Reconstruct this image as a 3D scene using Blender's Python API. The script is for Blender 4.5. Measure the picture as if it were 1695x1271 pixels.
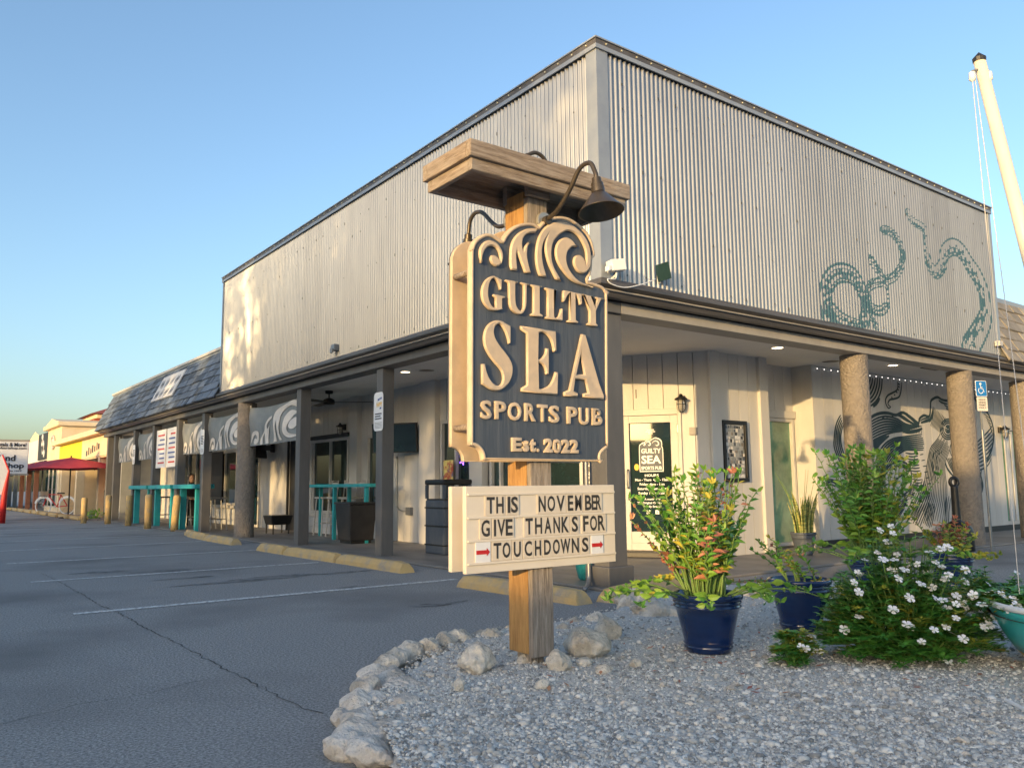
import bpy, bmesh, math, random
import numpy as np
from mathutils import Vector, Matrix, noise
random.seed(7); RS = np.random.RandomState(7)
R_ = math.radians
for o in list(bpy.data.objects): bpy.data.objects.remove(o)
scn = bpy.context.scene
col = scn.collection
# ------------------------------------------------------------------ camera
CAM = Vector((-5.399, -5.688, 1.008)); YAW, PIT, ROL, FPX = R_(52.975), R_(7.047), R_(-0.585), 1352.0
_f = Vector((math.cos(PIT)*math.cos(YAW), math.cos(PIT)*math.sin(YAW), math.sin(PIT)))
_r0 = Vector((math.sin(YAW), -math.cos(YAW), 0)); _u0 = _r0.cross(_f)
_r = _r0*math.cos(ROL)+_u0*math.sin(ROL); _u = -_r0*math.sin(ROL)+_u0*math.cos(ROL)
cd = bpy.data.cameras.new('camera'); cam = bpy.data.objects.new('camera', cd); col.objects.link(cam)
cam.matrix_world = Matrix(((_r.x, _u.x, -_f.x, CAM.x), (_r.y, _u.y, -_f.y, CAM.y), (_r.z, _u.z, -_f.z, CAM.z), (0, 0, 0, 1)))
cd.sensor_width = 36; cd.lens = FPX/1695*36; cd.clip_end = 3000; cd.clip_start = 0.05
scn.camera = cam
# ------------------------------------------------------------------ sky, sun, exposure
SUN_AZ, SUN_EL = R_(21.8), R_(6.3)          # direction the light travels (plan) and its height
trav = Vector((math.cos(SUN_AZ)*math.cos(SUN_EL), math.sin(SUN_AZ)*math.cos(SUN_EL), -math.sin(SUN_EL)))
w = bpy.data.worlds.new('World'); scn.world = w; w.use_nodes = True
nt = w.node_tree; nt.nodes.clear()
sky = nt.nodes.new('ShaderNodeTexSky'); sky.sky_type = 'NISHITA'; sky.sun_disc = False
sky.sun_elevation = SUN_EL; sky.sun_rotation = math.atan2(-trav.x, -trav.y)
sky.air_density = 0.92; sky.dust_density = 2.6; sky.ozone_density = 2.0
bg = nt.nodes.new('ShaderNodeBackground'); bg.inputs[1].default_value = 0.15
wo = nt.nodes.new('ShaderNodeOutputWorld')
nt.links.new(sky.outputs[0], bg.inputs[0]); nt.links.new(bg.outputs[0], wo.inputs[0])
sl = bpy.data.lights.new('sun', 'SUN'); sl.energy = 1.7; sl.angle = R_(0.5); sl.color = (1.0, 0.66, 0.28)
so = bpy.data.objects.new('sun', sl); col.objects.link(so); so.rotation_euler = trav.to_track_quat('-Z', 'Y').to_euler()
vs = scn.view_settings; vs.view_transform = 'Standard'; vs.look = 'None'; vs.gamma = 1; vs.use_curve_mapping = False
vs.exposure = 1.7
# ------------------------------------------------------------------ pixel -> place
def pl(x, y, ax, val):
    d = _f + _r*((x-847.5)/FPX) - _u*((y-635.5)/FPX)
    return CAM + d*((val-CAM[ax])/d[ax])
def zm(x0, y0, s):
    return lambda p: (x0+p[0]/s, y0+p[1]/s)
# ------------------------------------------------------------------ mesh helpers
class MB:
    def __init__(s): s.v = []; s.f = []
    def add(s, v, f):
        n = len(s.v); s.v += [tuple(a) for a in v]; s.f += [tuple(i+n for i in q) for q in f]; return s
    def box(s, x0, x1, y0, y1, z0, z1):
        return s.add([(x0,y0,z0),(x1,y0,z0),(x1,y1,z0),(x0,y1,z0),(x0,y0,z1),(x1,y0,z1),(x1,y1,z1),(x0,y1,z1)],
                     [(3,2,1,0),(4,5,6,7),(0,1,5,4),(1,2,6,5),(2,3,7,6),(3,0,4,7)])
    def obox(s, c, ax, ay, az):
        c, ax, ay, az = map(Vector, (c, ax, ay, az))
        v = [c+ax*i+ay*j+az*k for k in (-1,1) for i,j in ((-1,-1),(1,-1),(1,1),(-1,1))]
        f = [(3,2,1,0),(4,5,6,7),(0,1,5,4),(1,2,6,5),(2,3,7,6),(3,0,4,7)]
        if ax.cross(ay).dot(az) < 0: f = [q[::-1] for q in f]
        return s.add(v, f)
    def bar(s, a, b, w, h, up=(0,0,1)):
        a, b = Vector(a), Vector(b); d = (b-a); up = Vector(up)
        side = d.cross(up)
        if side.length < 1e-6: side = d.cross(Vector((1,0,0)))
        side.normalize(); u = side.cross(d).normalized()
        return s.obox((a+b)/2, d/2, side*(w/2), u*(h/2))
    def tube(s, pts, r, n=8, cap=True):
        pts = [Vector(p) for p in pts]; m = len(pts); rr = r if hasattr(r, '__len__') else [r]*m
        base = len(s.v); prev = None
        for i, p in enumerate(pts):
            t = (pts[min(i+1,m-1)]-pts[max(i-1,0)]).normalized()
            if prev is None:
                a = t.cross(Vector((0,0,1)))
                if a.length < 1e-4: a = t.cross(Vector((1,0,0)))
            else: a = prev - t*prev.dot(t)
            a.normalize(); prev = a; b = t.cross(a)
            for k in range(n):
                q = p + (a*math.cos(2*math.pi*k/n)+b*math.sin(2*math.pi*k/n))*rr[i]; s.v.append(tuple(q))
        for i in range(m-1):
            for k in range(n):
                k2 = (k+1) % n
                s.f.append((base+i*n+k, base+i*n+k2, base+(i+1)*n+k2, base+(i+1)*n+k))
        if cap:
            s.f.append(tuple(base+k for k in range(n))[::-1]); s.f.append(tuple(base+(m-1)*n+k for k in range(n)))
        return s
    def lathe(s, prof, n=24, c=(0,0,0)):
        base = len(s.v)
        for r, z in prof:
            for k in range(n):
                a = 2*math.pi*k/n; s.v.append((c[0]+r*math.cos(a), c[1]+r*math.sin(a), c[2]+z))
        for i in range(len(prof)-1):
            for k in range(n):
                k2 = (k+1) % n
                s.f.append((base+i*n+k, base+i*n+k2, base+(i+1)*n+k2, base+(i+1)*n+k))
        return s
    def mesh(s, name):
        me = bpy.data.meshes.new(name); me.from_pydata(s.v, [], s.f); me.update(); return me
    def build(s, name, m, parent=None, smooth=False, bevel=0, sub=0):
        return mk(name, s.mesh(name), m, parent, smooth, bevel)
def mk(name, me, m=None, parent=None, smooth=False, bevel=0):
    o = bpy.data.objects.new(name, me); col.objects.link(o)
    if m is not None and len(me.materials) == 0: me.materials.append(m)
    if smooth: me.polygons.foreach_set('use_smooth', [True]*len(me.polygons))
    if bevel:
        b = o.modifiers.new('bevel', 'BEVEL'); b.width = bevel; b.segments = 2; b.limit_method = 'ANGLE'; b.angle_limit = R_(40)
    par(o, parent); return o
WM = {}
def par(o, parent, m4=None):
    WM[o.name] = m4 if m4 is not None else Matrix.Identity(4)
    if parent is not None:
        o.parent = parent; o.matrix_parent_inverse = WM[parent.name].inverted()
def inst(name, me, parent, m4):
    """object sharing mesh data, placed by its world matrix"""
    o = bpy.data.objects.new(name, me); col.objects.link(o); o.matrix_basis = m4; par(o, parent, m4.copy()); return o
def thing(name, label, cat, loc=(0,0,0), group=None):
    o = bpy.data.objects.new(name, None); col.objects.link(o); o.location = loc; o.empty_display_size = .1; WM[o.name] = Matrix.Translation(loc)
    return tag(o, label, cat, group)
def tag(o, label=None, cat=None, group=None, kind=None):
    if label: o['label'] = label
    if cat: o['category'] = cat
    if group: o['group'] = group
    if kind: o['kind'] = kind
    return o
# ------------------------------------------------------------------ materials
def node(nt, t, **k):
    n = nt.nodes.new(t)
    for a, b in k.items(): setattr(n, a, b)
    return n
def mat(name, c1, rough=.6, metal=0, c2=None, scale=4, stretch=(1,1,1), bump=0, bscale=60, spec=.5, detail=6, lo=.35, hi=.65, emit=None, coat=0, island=False, trans=0, orand=0, c3=None, s3=1.3):
    m = bpy.data.materials.new(name); m.use_nodes = True; t = m.node_tree; L = t.links
    p = t.nodes['Principled BSDF']; p.inputs['Roughness'].default_value = rough; p.inputs['Metallic'].default_value = metal
    p.inputs['Specular IOR Level'].default_value = spec; p.inputs['Coat Weight'].default_value = coat; p.inputs['Coat Roughness'].default_value = .08
    p.inputs['Base Color'].default_value = (*c1, 1)
    if trans: p.inputs['Transmission Weight'].default_value = trans
    geo = node(t, 'ShaderNodeNewGeometry')
    mp = node(t, 'ShaderNodeMapping'); mp.inputs['Scale'].default_value = stretch; L.new(geo.outputs['Position'], mp.inputs[0])
    csock = None
    if c2 is not None:
        ra = node(t, 'ShaderNodeValToRGB'); ra.color_ramp.elements[0].position = lo; ra.color_ramp.elements[1].position = hi
        ra.color_ramp.elements[0].color = (*c1, 1); ra.color_ramp.elements[1].color = (*c2, 1)
        if island: L.new(geo.outputs['Random Per Island'], ra.inputs[0]); ra.color_ramp.elements[0].position = 0.0; ra.color_ramp.elements[1].position = 1.0
        else:
            nz = node(t, 'ShaderNodeTexNoise'); nz.inputs['Scale'].default_value = scale; nz.inputs['Detail'].default_value = detail; nz.inputs['Roughness'].default_value = .65
            L.new(mp.outputs[0], nz.inputs['Vector']); L.new(nz.outputs[0], ra.inputs[0])
        csock = ra.outputs[0]
        if c3 is not None:
            n3 = node(t, 'ShaderNodeTexNoise'); n3.inputs['Scale'].default_value = s3; n3.inputs['Detail'].default_value = 5
            L.new(geo.outputs['Position'], n3.inputs['Vector'])
            r3 = node(t, 'ShaderNodeValToRGB'); r3.color_ramp.elements[0].position = .5; r3.color_ramp.elements[1].position = .72
            L.new(n3.outputs[0], r3.inputs[0])
            mx = node(t, 'ShaderNodeMix', data_type='RGBA'); L.new(r3.outputs[0], mx.inputs[0]); L.new(csock, mx.inputs[6]); mx.inputs[7].default_value = (*c3, 1)
            csock = mx.outputs[2]
        if orand:
            oi = node(t, 'ShaderNodeObjectInfo'); mr = node(t, 'ShaderNodeMapRange'); mr.inputs[3].default_value = 1-orand; mr.inputs[4].default_value = 1+orand; L.new(oi.outputs['Random'], mr.inputs[0])
            hs_ = node(t, 'ShaderNodeHueSaturation'); L.new(mr.outputs[0], hs_.inputs['Value']); L.new(csock, hs_.inputs['Color']); csock = hs_.outputs[0]
        L.new(csock, p.inputs['Base Color'])
    if bump:
        nb = node(t, 'ShaderNodeTexNoise'); nb.inputs['Scale'].default_value = bscale; nb.inputs['Detail'].default_value = 8
        L.new(mp.outputs[0], nb.inputs['Vector'])
        b = node(t, 'ShaderNodeBump'); b.inputs['Strength'].default_value = min(bump, 1); b.inputs['Distance'].default_value = .01 if bump <= 1 else .01*bump
        L.new(nb.outputs[0], b.inputs['Height']); L.new(b.outputs[0], p.inputs['Normal'])
    if emit:
        p.inputs['Emission Color'].default_value = (*emit[:3], 1); p.inputs['Emission Strength'].default_value = emit[3]
    return m
M = {}
M['asphalt'] = mat('asphalt', (.15,.148,.145), .85, c2=(.46,.455,.445), scale=70, bump=1, bscale=110, lo=.36, hi=.66, c3=(.17,.168,.165), s3=.5)
M['asphalt_crack'] = mat('asphalt_crack', (.055,.055,.055), .9)
M['stain'] = mat('stain', (.10,.10,.10), .8, c2=(.23,.23,.23), scale=7, bump=.8, bscale=110, lo=.40, hi=.56)
M['road_paint'] = mat('road_paint', (.26,.26,.26), .75, c2=(.78,.78,.76), scale=26, lo=.38, hi=.55, bump=.5, bscale=150)
M['walk'] = mat('walk', (.15,.14,.13), .55, c2=(.26,.24,.22), scale=2.2, stretch=(1,.35,1), bump=.2, bscale=60)
M['yellow'] = mat('yellow', (.60,.42,.18), .8, c2=(.50,.36,.17), scale=5, bump=.5, bscale=60, c3=(.36,.31,.24), s3=6)
M['gravel_bed'] = mat('gravel_bed', (.44,.43,.41), .95, c2=(.66,.64,.60), scale=45, bump=1, bscale=70, lo=.3, hi=.7)
M['gravel'] = mat('gravel', (.22,.217,.21), .9, c2=(.80,.77,.72), island=True)
M['stone'] = mat('stone', (.50,.44,.36), .95, c2=(.80,.73,.63), scale=9, bump=3, bscale=34, c3=(.32,.29,.25), s3=6)
M['stone_mortar'] = mat('stone_mortar', (.58,.51,.44), .95, c2=(.84,.77,.68), scale=8, bump=3, bscale=36, c3=(.40,.36,.31), s3=7)
M['galv'] = mat('galv', (.25,.258,.268), .38, .75, c2=(.31,.318,.325), orand=.07, scale=1.6, stretch=(3,3,.5), lo=.3, hi=.7)
M['flashing'] = mat('flashing', (.30,.33,.37), .45, .3, c2=(.36,.39,.42), scale=3)
M['cap_dark'] = mat('cap_dark', (.10,.09,.085), .5, .3, c2=(.16,.15,.14), scale=6)
M['screw'] = mat('screw', (.10,.10,.10), .5, .5)
M['rivet'] = mat('rivet', (.75,.68,.45), .4, .4)
M['gutter'] = mat('gutter', (.060,.058,.058), .42, c2=(.11,.10,.095), scale=3, stretch=(.3,.3,4))
M['paint_grey'] = mat('paint_grey', (.095,.095,.098), .55, c2=(.13,.128,.127), scale=3, bump=.15, bscale=40, stretch=(1,1,.3))
M['beam'] = mat('beam', (.31,.29,.265), .6, c2=(.37,.345,.31), scale=4, bump=.2, bscale=30)
M['stucco'] = mat('stucco', (.19,.17,.15), .8, c2=(.25,.22,.19), scale=14, bump=3, bscale=30)
M['wall'] = mat('wall', (.52,.505,.485), .6, c2=(.59,.575,.55), orand=.04, scale=2.5, bump=.25, bscale=45, stretch=(1,1,.25))
M['wall_white'] = mat('wall_white', (.52,.53,.54), .6, c2=(.60,.61,.61), scale=3, bump=.3, bscale=40)
M['ceiling'] = mat('ceiling', (.74,.72,.69), .7, c2=(.79,.77,.74), scale=1.5, bump=.3, bscale=14)
M['core'] = mat('core', (.12,.12,.12), .9)
M['trim'] = mat('trim', (.48,.465,.44), .5, c2=(.54,.525,.495), scale=5)
M['glass'] = mat('glass', (.012,.022,.024), .03, c2=(.02,.045,.045), scale=.8, spec=.9)
M['glass_green'] = mat('glass_green', (.02,.12,.07), .04, c2=(.22,.42,.26), scale=1.1, spec=.9)
M['charcoal'] = mat('charcoal', (.018,.018,.02), .45, c2=(.028,.028,.03), scale=5)
M['black'] = mat('black', (.008,.008,.009), .4, c2=(.014,.014,.015), scale=8)
M['mural'] = mat('mural', (.010,.030,.040), .6, c2=(.02,.05,.06), scale=6)
M['sign_navy'] = mat('sign_navy', (.060,.076,.103), .55, c2=(.115,.13,.155), scale=3, stretch=(9,1,.5), lo=.42, hi=.85, bump=.3, bscale=12)
M['sign_cream'] = mat('sign_cream', (.56,.44,.31), .55, c2=(.66,.52,.37), scale=7, c3=(.50,.41,.31), s3=9, bump=.25, bscale=25)
M['board_cream'] = mat('board_cream', (.66,.60,.51), .45, c2=(.71,.65,.56), scale=4)
M['tile'] = mat('tile', (.62,.55,.45), .3, c2=(.67,.60,.51), scale=30)
M['letter_black'] = mat('letter_black', (.03,.028,.028), .4, c2=(.05,.045,.042), scale=40)
M['red'] = mat('red', (.50,.02,.02), .5)
M['wood'] = mat('wood', (.17,.12,.08), .75, c2=(.47,.385,.30), scale=5, stretch=(1.2,14,14), bump=.7, bscale=20, lo=.3, hi=.7, c3=(.34,.31,.275), s3=3.5)
M['wood_y'] = mat('wood_y', (.17,.12,.08), .75, c2=(.47,.385,.30), scale=5, stretch=(14,1.2,14), bump=.7, bscale=20, lo=.3, hi=.7, c3=(.34,.31,.275), s3=3.5)
M['wood_v'] = mat('wood_v', (.30,.15,.045), .7, c2=(.58,.34,.12), scale=5, stretch=(14,14,1.2), bump=.6, bscale=20, lo=.3, hi=.7)
M['wood_grey'] = mat('wood_grey', (.16,.13,.105), .8, c2=(.44,.385,.33), scale=5, stretch=(16,16,1.1), bump=.8, bscale=20, lo=.32, hi=.68)
M['bronze'] = mat('bronze', (.075,.06,.045), .38, .5, c2=(.11,.09,.07), scale=10)
M['galv_pipe'] = mat('galv_pipe', (.45,.45,.43), .4, .6)
M['pot_blue'] = mat('pot_blue', (.004,.016,.075), .12, c2=(.006,.024,.10), scale=2, stretch=(1,1,5), coat=.5)
M['pot_teal'] = mat('pot_teal', (.01,.12,.16), .3, c2=(.015,.18,.22), scale=20, bump=.5, bscale=30)
M['soil'] = mat('soil', (.06,.045,.03), .95, c2=(.10,.08,.06), scale=40, bump=1, bscale=60)
M['leaf'] = mat('leaf', (.05,.22,.03), .45, c2=(.24,.38,.05), island=True, spec=.4)
M['leaf_yellow'] = mat('leaf_yellow', (.24,.26,.03), .5, c2=(.46,.40,.05), island=True)
M['leaf_pink'] = mat('leaf_pink', (.34,.10,.07), .5, c2=(.52,.26,.14), island=True)
M['stem'] = mat('stem', (.13,.26,.06), .55, c2=(.17,.24,.07), scale=30)
M['leaf_vinca'] = mat('leaf_vinca', (.03,.16,.03), .4, c2=(.14,.36,.06), island=True, spec=.5)
M['leaf_lime'] = mat('leaf_lime', (.12,.22,.03), .5, c2=(.40,.36,.04), island=True)
M['petal'] = mat('petal', (.78,.76,.80), .6, c2=(.86,.85,.86), island=True)
M['petal_eye'] = mat('petal_eye', (.5,.35,.05), .6)
M['blade'] = mat('blade', (.10,.16,.045), .5, c2=(.50,.46,.14), scale=9, stretch=(1,1,4), lo=.4, hi=.62)
M['teal'] = mat('teal', (.02,.30,.34), .45, c2=(.03,.38,.42), scale=5)
M['boat_teal'] = mat('boat_teal', (.04,.46,.48), .3, c2=(.06,.52,.53), scale=3, coat=.3)
M['boat_white'] = mat('boat_white', (.72,.74,.75), .3, c2=(.80,.81,.81), scale=3)
M['boat_gold'] = mat('boat_gold', (.55,.38,.14), .4, c2=(.62,.45,.18), scale=6)
M['mast'] = mat('mast', (.70,.64,.52), .4, c2=(.78,.73,.62), scale=5, stretch=(1,1,.4))
M['rope'] = mat('rope', (.62,.58,.55), .8)
M['shingle'] = mat('shingle', (.075,.10,.14), .75, c2=(.13,.16,.205), orand=.5, scale=9, stretch=(2,2,1), bump=.5, bscale=30, lo=.3, hi=.7)
M['shingle_brown'] = mat('shingle_brown', (.26,.235,.20), .8, c2=(.36,.33,.28), orand=.25, scale=9, bump=.6, bscale=30)
M['banner'] = mat('banner', (.17,.19,.20), .5, c2=(.24,.26,.27), scale=2.5)
M['banner_wave'] = mat('banner_wave', (.58,.56,.54), .5, c2=(.66,.62,.57), scale=4)
M['banner_wave2'] = mat('banner_wave2', (.115,.135,.13), .5)
M['white_sign'] = mat('white_sign', (.70,.72,.76), .4, c2=(.76,.78,.81), scale=5)
M['ink'] = mat('ink', (.02,.02,.03), .5)
M['ink_blue'] = mat('ink_blue', (.02,.07,.30), .5)
M['ink_yellow'] = mat('ink_yellow', (.75,.45,.03), .5)
M['hc_blue'] = mat('hc_blue', (.012,.16,.46), .35, c2=(.015,.18,.50), scale=6)
M['white'] = mat('white', (.78,.78,.78), .45)
M['steel'] = mat('steel', (.22,.23,.245), .4, .5, c2=(.27,.28,.29), scale=6)
M['lamp_glass'] = mat('lamp_glass', (.55,.52,.45), .1, spec=.8, trans=.5)
M['lit'] = mat('lit', (.9,.8,.6), .5, emit=(1,.78,.45,4))
M['bulb'] = mat('bulb', (.9,.9,.85), .5, emit=(1,.95,.85,.8))
M['neon'] = mat('neon', (.15,.05,.6), .5, emit=(.25,.1,1,2.0))
M['umbrella'] = mat('umbrella', (.42,.02,.035), .75, c2=(.50,.035,.05), scale=4)
M['shop_yellow'] = mat('shop_yellow', (.78,.55,.02), .6, c2=(.82,.60,.04), scale=2)
M['shop_cream'] = mat('shop_cream', (.68,.54,.34), .7, c2=(.74,.61,.42), scale=2)
M['shop_white'] = mat('shop_white', (.55,.56,.58), .7, c2=(.63,.64,.65), scale=2)
M['shop_grey'] = mat('shop_grey', (.27,.29,.31), .7, c2=(.33,.35,.37), scale=2)
M['awning_black'] = mat('awning_black', (.018,.018,.02), .7)
M['brick'] = mat('brick', (.33,.13,.075), .8, c2=(.40,.17,.10), scale=20)
M['roof_red'] = mat('roof_red', (.26,.06,.045), .75, c2=(.33,.09,.06), scale=15)
M['fence_green'] = mat('fence_green', (.015,.085,.055), .8, c2=(.02,.11,.07), scale=12)
M['orange'] = mat('orange', (.70,.16,.03), .6)
M['goods'] = mat('goods', (.5,.1,.05), .6, c2=(.8,.65,.2), scale=9, lo=.45, hi=.55, c3=(.1,.25,.4), s3=7)
M['skin'] = mat('skin', (.42,.25,.17), .55)
M['hair'] = mat('hair', (.03,.02,.015), .6)
M['cloth_black'] = mat('cloth_black', (.012,.012,.014), .85)
M['bark'] = mat('bark', (.10,.075,.05), .9, c2=(.16,.12,.09), scale=12, stretch=(3,3,.5), bump=1, bscale=15)
M['tree_leaf'] = mat('tree_leaf', (.03,.075,.018), .6, c2=(.07,.12,.03), island=True)
# paint on the corrugated sheets: an attribute carries the painted design
gp = M['galv'].copy(); gp.name = 'galv_painted'; M['galv_painted'] = gp
t = gp.node_tree; p = t.nodes['Principled BSDF']; src = p.inputs['Base Color'].links[0].from_socket
at = node(t, 'ShaderNodeAttribute', attribute_name='paint'); gt = node(t, 'ShaderNodeMath', operation='GREATER_THAN'); gt.inputs[1].default_value = .5
t.links.new(at.outputs['Fac'], gt.inputs[0])
mx = node(t, 'ShaderNodeMix', data_type='RGBA'); t.links.new(gt.outputs[0], mx.inputs[0]); t.links.new(src, mx.inputs[6]); mx.inputs[7].default_value = (.028,.085,.125,1)
t.links.new(mx.outputs[2], p.inputs['Base Color'])
sb = node(t, 'ShaderNodeMath', operation='MULTIPLY_ADD'); t.links.new(gt.outputs[0], sb.inputs[0]); sb.inputs[1].default_value = -.65; sb.inputs[2].default_value = .72
t.links.new(sb.outputs[0], p.inputs['Metallic'])
# ------------------------------------------------------------------ outlines, letters, text
def smooth_outline(pts, closed=True, n=6):
    """points (x, y) are rounded through, points (x, y, 1) are corners"""
    m = len(pts); out = []
    P = [Vector((p[0], p[1])) for p in pts]; C = [len(p) > 2 for p in pts]
    for i in range(m if closed else m-1):
        a, b = P[i], P[(i+1) % m]
        ta = Vector((0,0)) if (C[i] or (not closed and i == 0)) else (b-P[i-1])/2
        tb = Vector((0,0)) if (C[(i+1) % m] or (not closed and i+2 > m-1)) else (P[(i+2) % m]-a)/2
        if C[i] or (not closed and i == 0): ta = (b-a)-tb*.5 if tb.length else (b-a)
        if C[(i+1) % m] or (not closed and i+2 > m-1): tb = (b-a)-ta*.5 if ta.length and not (C[i]) else (b-a)
        k = 1 if (C[i] and C[(i+1) % m]) else n
        for j in range(k):
            u = j/k; h = u*u
            out.append(a*(2*h*u-3*h+1)+ta*(h*u-2*h+u)+b*(-2*h*u+3*h)+tb*(h*u-h))
    if not closed: out.append(P[-1])
    return out
def curve_mesh(loops, depth, bev=0, offset=0, res=1):
    """filled 2D outlines (holes allowed) -> mesh from z=0 to z=depth"""
    cu = bpy.data.curves.new('c', 'CURVE'); cu.dimensions = '2D'; cu.fill_mode = 'BOTH'
    ins = min(bev, depth*.49)
    cu.extrude = max(depth/2-ins, 0); cu.bevel_depth = ins; cu.bevel_resolution = 0; cu.offset = offset-ins
    for lp in loops:
        sp = cu.splines.new('POLY'); sp.points.add(len(lp)-1); sp.use_cyclic_u = True
        for q, a in zip(sp.points, lp): q.co = (a[0], a[1], 0, 1)
    return bake(cu, depth/2)
def bake(cu, dz):
    o = bpy.data.objects.new('tmp', cu); col.objects.link(o)
    dg = bpy.context.evaluated_depsgraph_get(); me = bpy.data.meshes.new_from_object(o.evaluated_get(dg), depsgraph=dg)
    bpy.data.objects.remove(o)
    if dz: me.transform(Matrix.Translation((0,0,dz)))
    me.materials.clear()
    return me
_tc = {}
def text_mesh(s, depth=0.0, bold=0.0, align='CENTER', bev=0):
    cu = bpy.data.curves.new('t', 'FONT'); cu.body = s; cu.size = 1; cu.align_x = align; cu.extrude = depth/2; cu.offset = bold; cu.resolution_u = 3
    if bev: cu.bevel_depth = bev; cu.bevel_resolution = 0; cu.extrude = max(depth/2-bev, 0)
    return bake(cu, depth/2)
def bounds(me):
    a = np.empty(len(me.vertices)*3); me.vertices.foreach_get('co', a); a = a.reshape(-1, 3); return a.min(0), a.max(0)
def fit(me, w=None, h=None, x0=0, z0=0):
    """scale a text mesh so it spans [x0, x0+w] and [z0, z0+h] in its own plane"""
    a, b = bounds(me); sx = w/(b[0]-a[0]) if w else None; sy = h/(b[1]-a[1]) if h else None
    sx = sx or sy; sy = sy or sx
    me.transform(Matrix.Translation((x0, z0, 0)) @ Matrix.Diagonal((sx, sy, 1, 1)) @ Matrix.Translation((-a[0], -a[1], 0)))
    return me
def frame4(o, xd, nd):
    """matrix that stands a flat mesh up: local x -> xd, local y -> world up, local z -> nd"""
    x, n = Vector(xd).normalized(), Vector(nd).normalized()
    return Matrix(((x.x, 0, n.x, o[0]), (x.y, 0, n.y, o[1]), (0, 1, 0, o[2]), (0, 0, 0, 1)))
def ribbon(mb, pts, w, plane):
    """flat brush stroke: 2D points with width w (number or list) mapped by plane(x, z)"""
    P = [Vector(p[:2]) for p in pts]; m = len(P)
    ww = w if hasattr(w, '__len__') else [w]*m
    vs = []
    for i in range(m):
        t = P[min(i+1,m-1)]-P[max(i-1,0)]
        if t.length < 1e-9: t = Vector((1,0))
        t.normalize(); nn = Vector((-t.y, t.x))*ww[i]/2
        vs += [plane(P[i]+nn), plane(P[i]-nn)]
    mb.add(vs, [(2*i, 2*i+1, 2*i+3, 2*i+2) for i in range(m-1)])
# ================================================================== GROUND
def sheet(poly, z, name, m, parent=None, kind=None):
    me = bpy.data.meshes.new(name); me.from_pydata([(p[0], p[1], z) for p in poly], [], [tuple(range(len(poly)))]); me.update()
    o = mk(name, me, m, parent)
    if me.polygons[0].normal.z < 0: me.flip_normals()
    if kind: o['kind'] = kind
    return o
lot = sheet([(-600,-600),(600,-600),(600,600),(-600,600)], 0, 'parking_lot', M['asphalt'], kind='structure')
def strip(a, b, w, z, name, m, parent, wob=0.006, n=24):
    a, b = Vector(a), Vector(b); mb = MB(); pts = [a.lerp(b, i/n)+Vector((random.uniform(-wob,wob), random.uniform(-wob,wob))) for i in range(n+1)]
    ribbon(mb, pts, [w*random.uniform(.86,1.08) for _ in pts], lambda q: (q.x, q.y, z)); o = mb.build(name, m, parent)
    o.data.update()
    if o.data.polygons[0].normal.z < 0: o.data.flip_normals()
    return o
for y, x0, x1 in ((1.93,-4.15,-.45),(4.85,-4.12,-.75),(7.68,-4.08,-.58),(10.5,-4.6,-.55),(13.3,-4.7,-.4),(16.1,-4.8,-.5),(18.9,-4.8,-.5),(21.7,-4.8,-.6)):
    strip((x0,y), (x1,y+random.uniform(-.06,.06)), .10, .004, 'parking_line', M['road_paint'], lot)
strip((7.1,-2.2), (10.5,-1.75), .12, .004, 'parking_line', M['road_paint'], lot)
strip((6.2,-3.4), (10.5,-2.8), .12, .004, 'parking_line', M['road_paint'], lot)
Z7 = zm(0, 830, 3.027)
for pts, ww in (([(210,360),(330,420),(420,470),(500,520),(590,555),(650,590),(740,640),(830,680),(1000,770),(1150,850),(1280,915),(1400,980),(1520,1030),(1650,1075)], .009),
            ([(0,1125),(120,1085),(250,1055),(380,1020),(500,1000),(620,985),(750,960),(900,920),(1100,880)], .005)):
    q = []
    for p in pts:
        v = pl(*Z7(p), 2, 0); q.append(Vector((v.x, v.y)))
    f = []
    for a, b in zip(q, q[1:]):
        n = max(2, int((b-a).length/.05))
        f += [a.lerp(b, i/n)+Vector((random.gauss(0,.008), random.gauss(0,.008))) for i in range(n)]
    mb = MB(); ribbon(mb, f, [ww*random.uniform(.3,1.1) for _ in f], lambda u: (u.x, u.y, .003)); o = mb.build('asphalt_crack', M['asphalt_crack'], lot)
    if o.data.polygons[0].normal.z < 0: o.data.flip_normals()
def blot(cx, cy, rx, ry):
    n = 40; ph = random.uniform(0,9)
    pts = []
    for i in range(n):
        a = 2*math.pi*i/n; k = .65+.6*noise.noise(Vector((math.cos(a)*1.6+ph, math.sin(a)*1.6, ph)))+.12*random.random()
        pts.append((cx+rx*k*math.cos(a), cy+ry*k*math.sin(a)))
    sheet(pts, .0025+random.random()*.001, 'oil_stain', M['stain'], lot)
for p, rx, ry in (((455,955),.55,.16),((395,962),.8,.12),((300,957),.4,.1),((560,948),.5,.09),((580,972),.22,.10),((165,947),.4,.12),((270,945),.35,.1),((725,1000),.35,.10)):
    v = pl(*p, 2, 0); blot(v.x, v.y, rx, ry)
walk = MB().box(.02,13.5,.02,24.2,.0,.03)
walk = walk.build('walkway', M['walk'], bevel=.01); walk['kind'] = 'structure'
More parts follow.
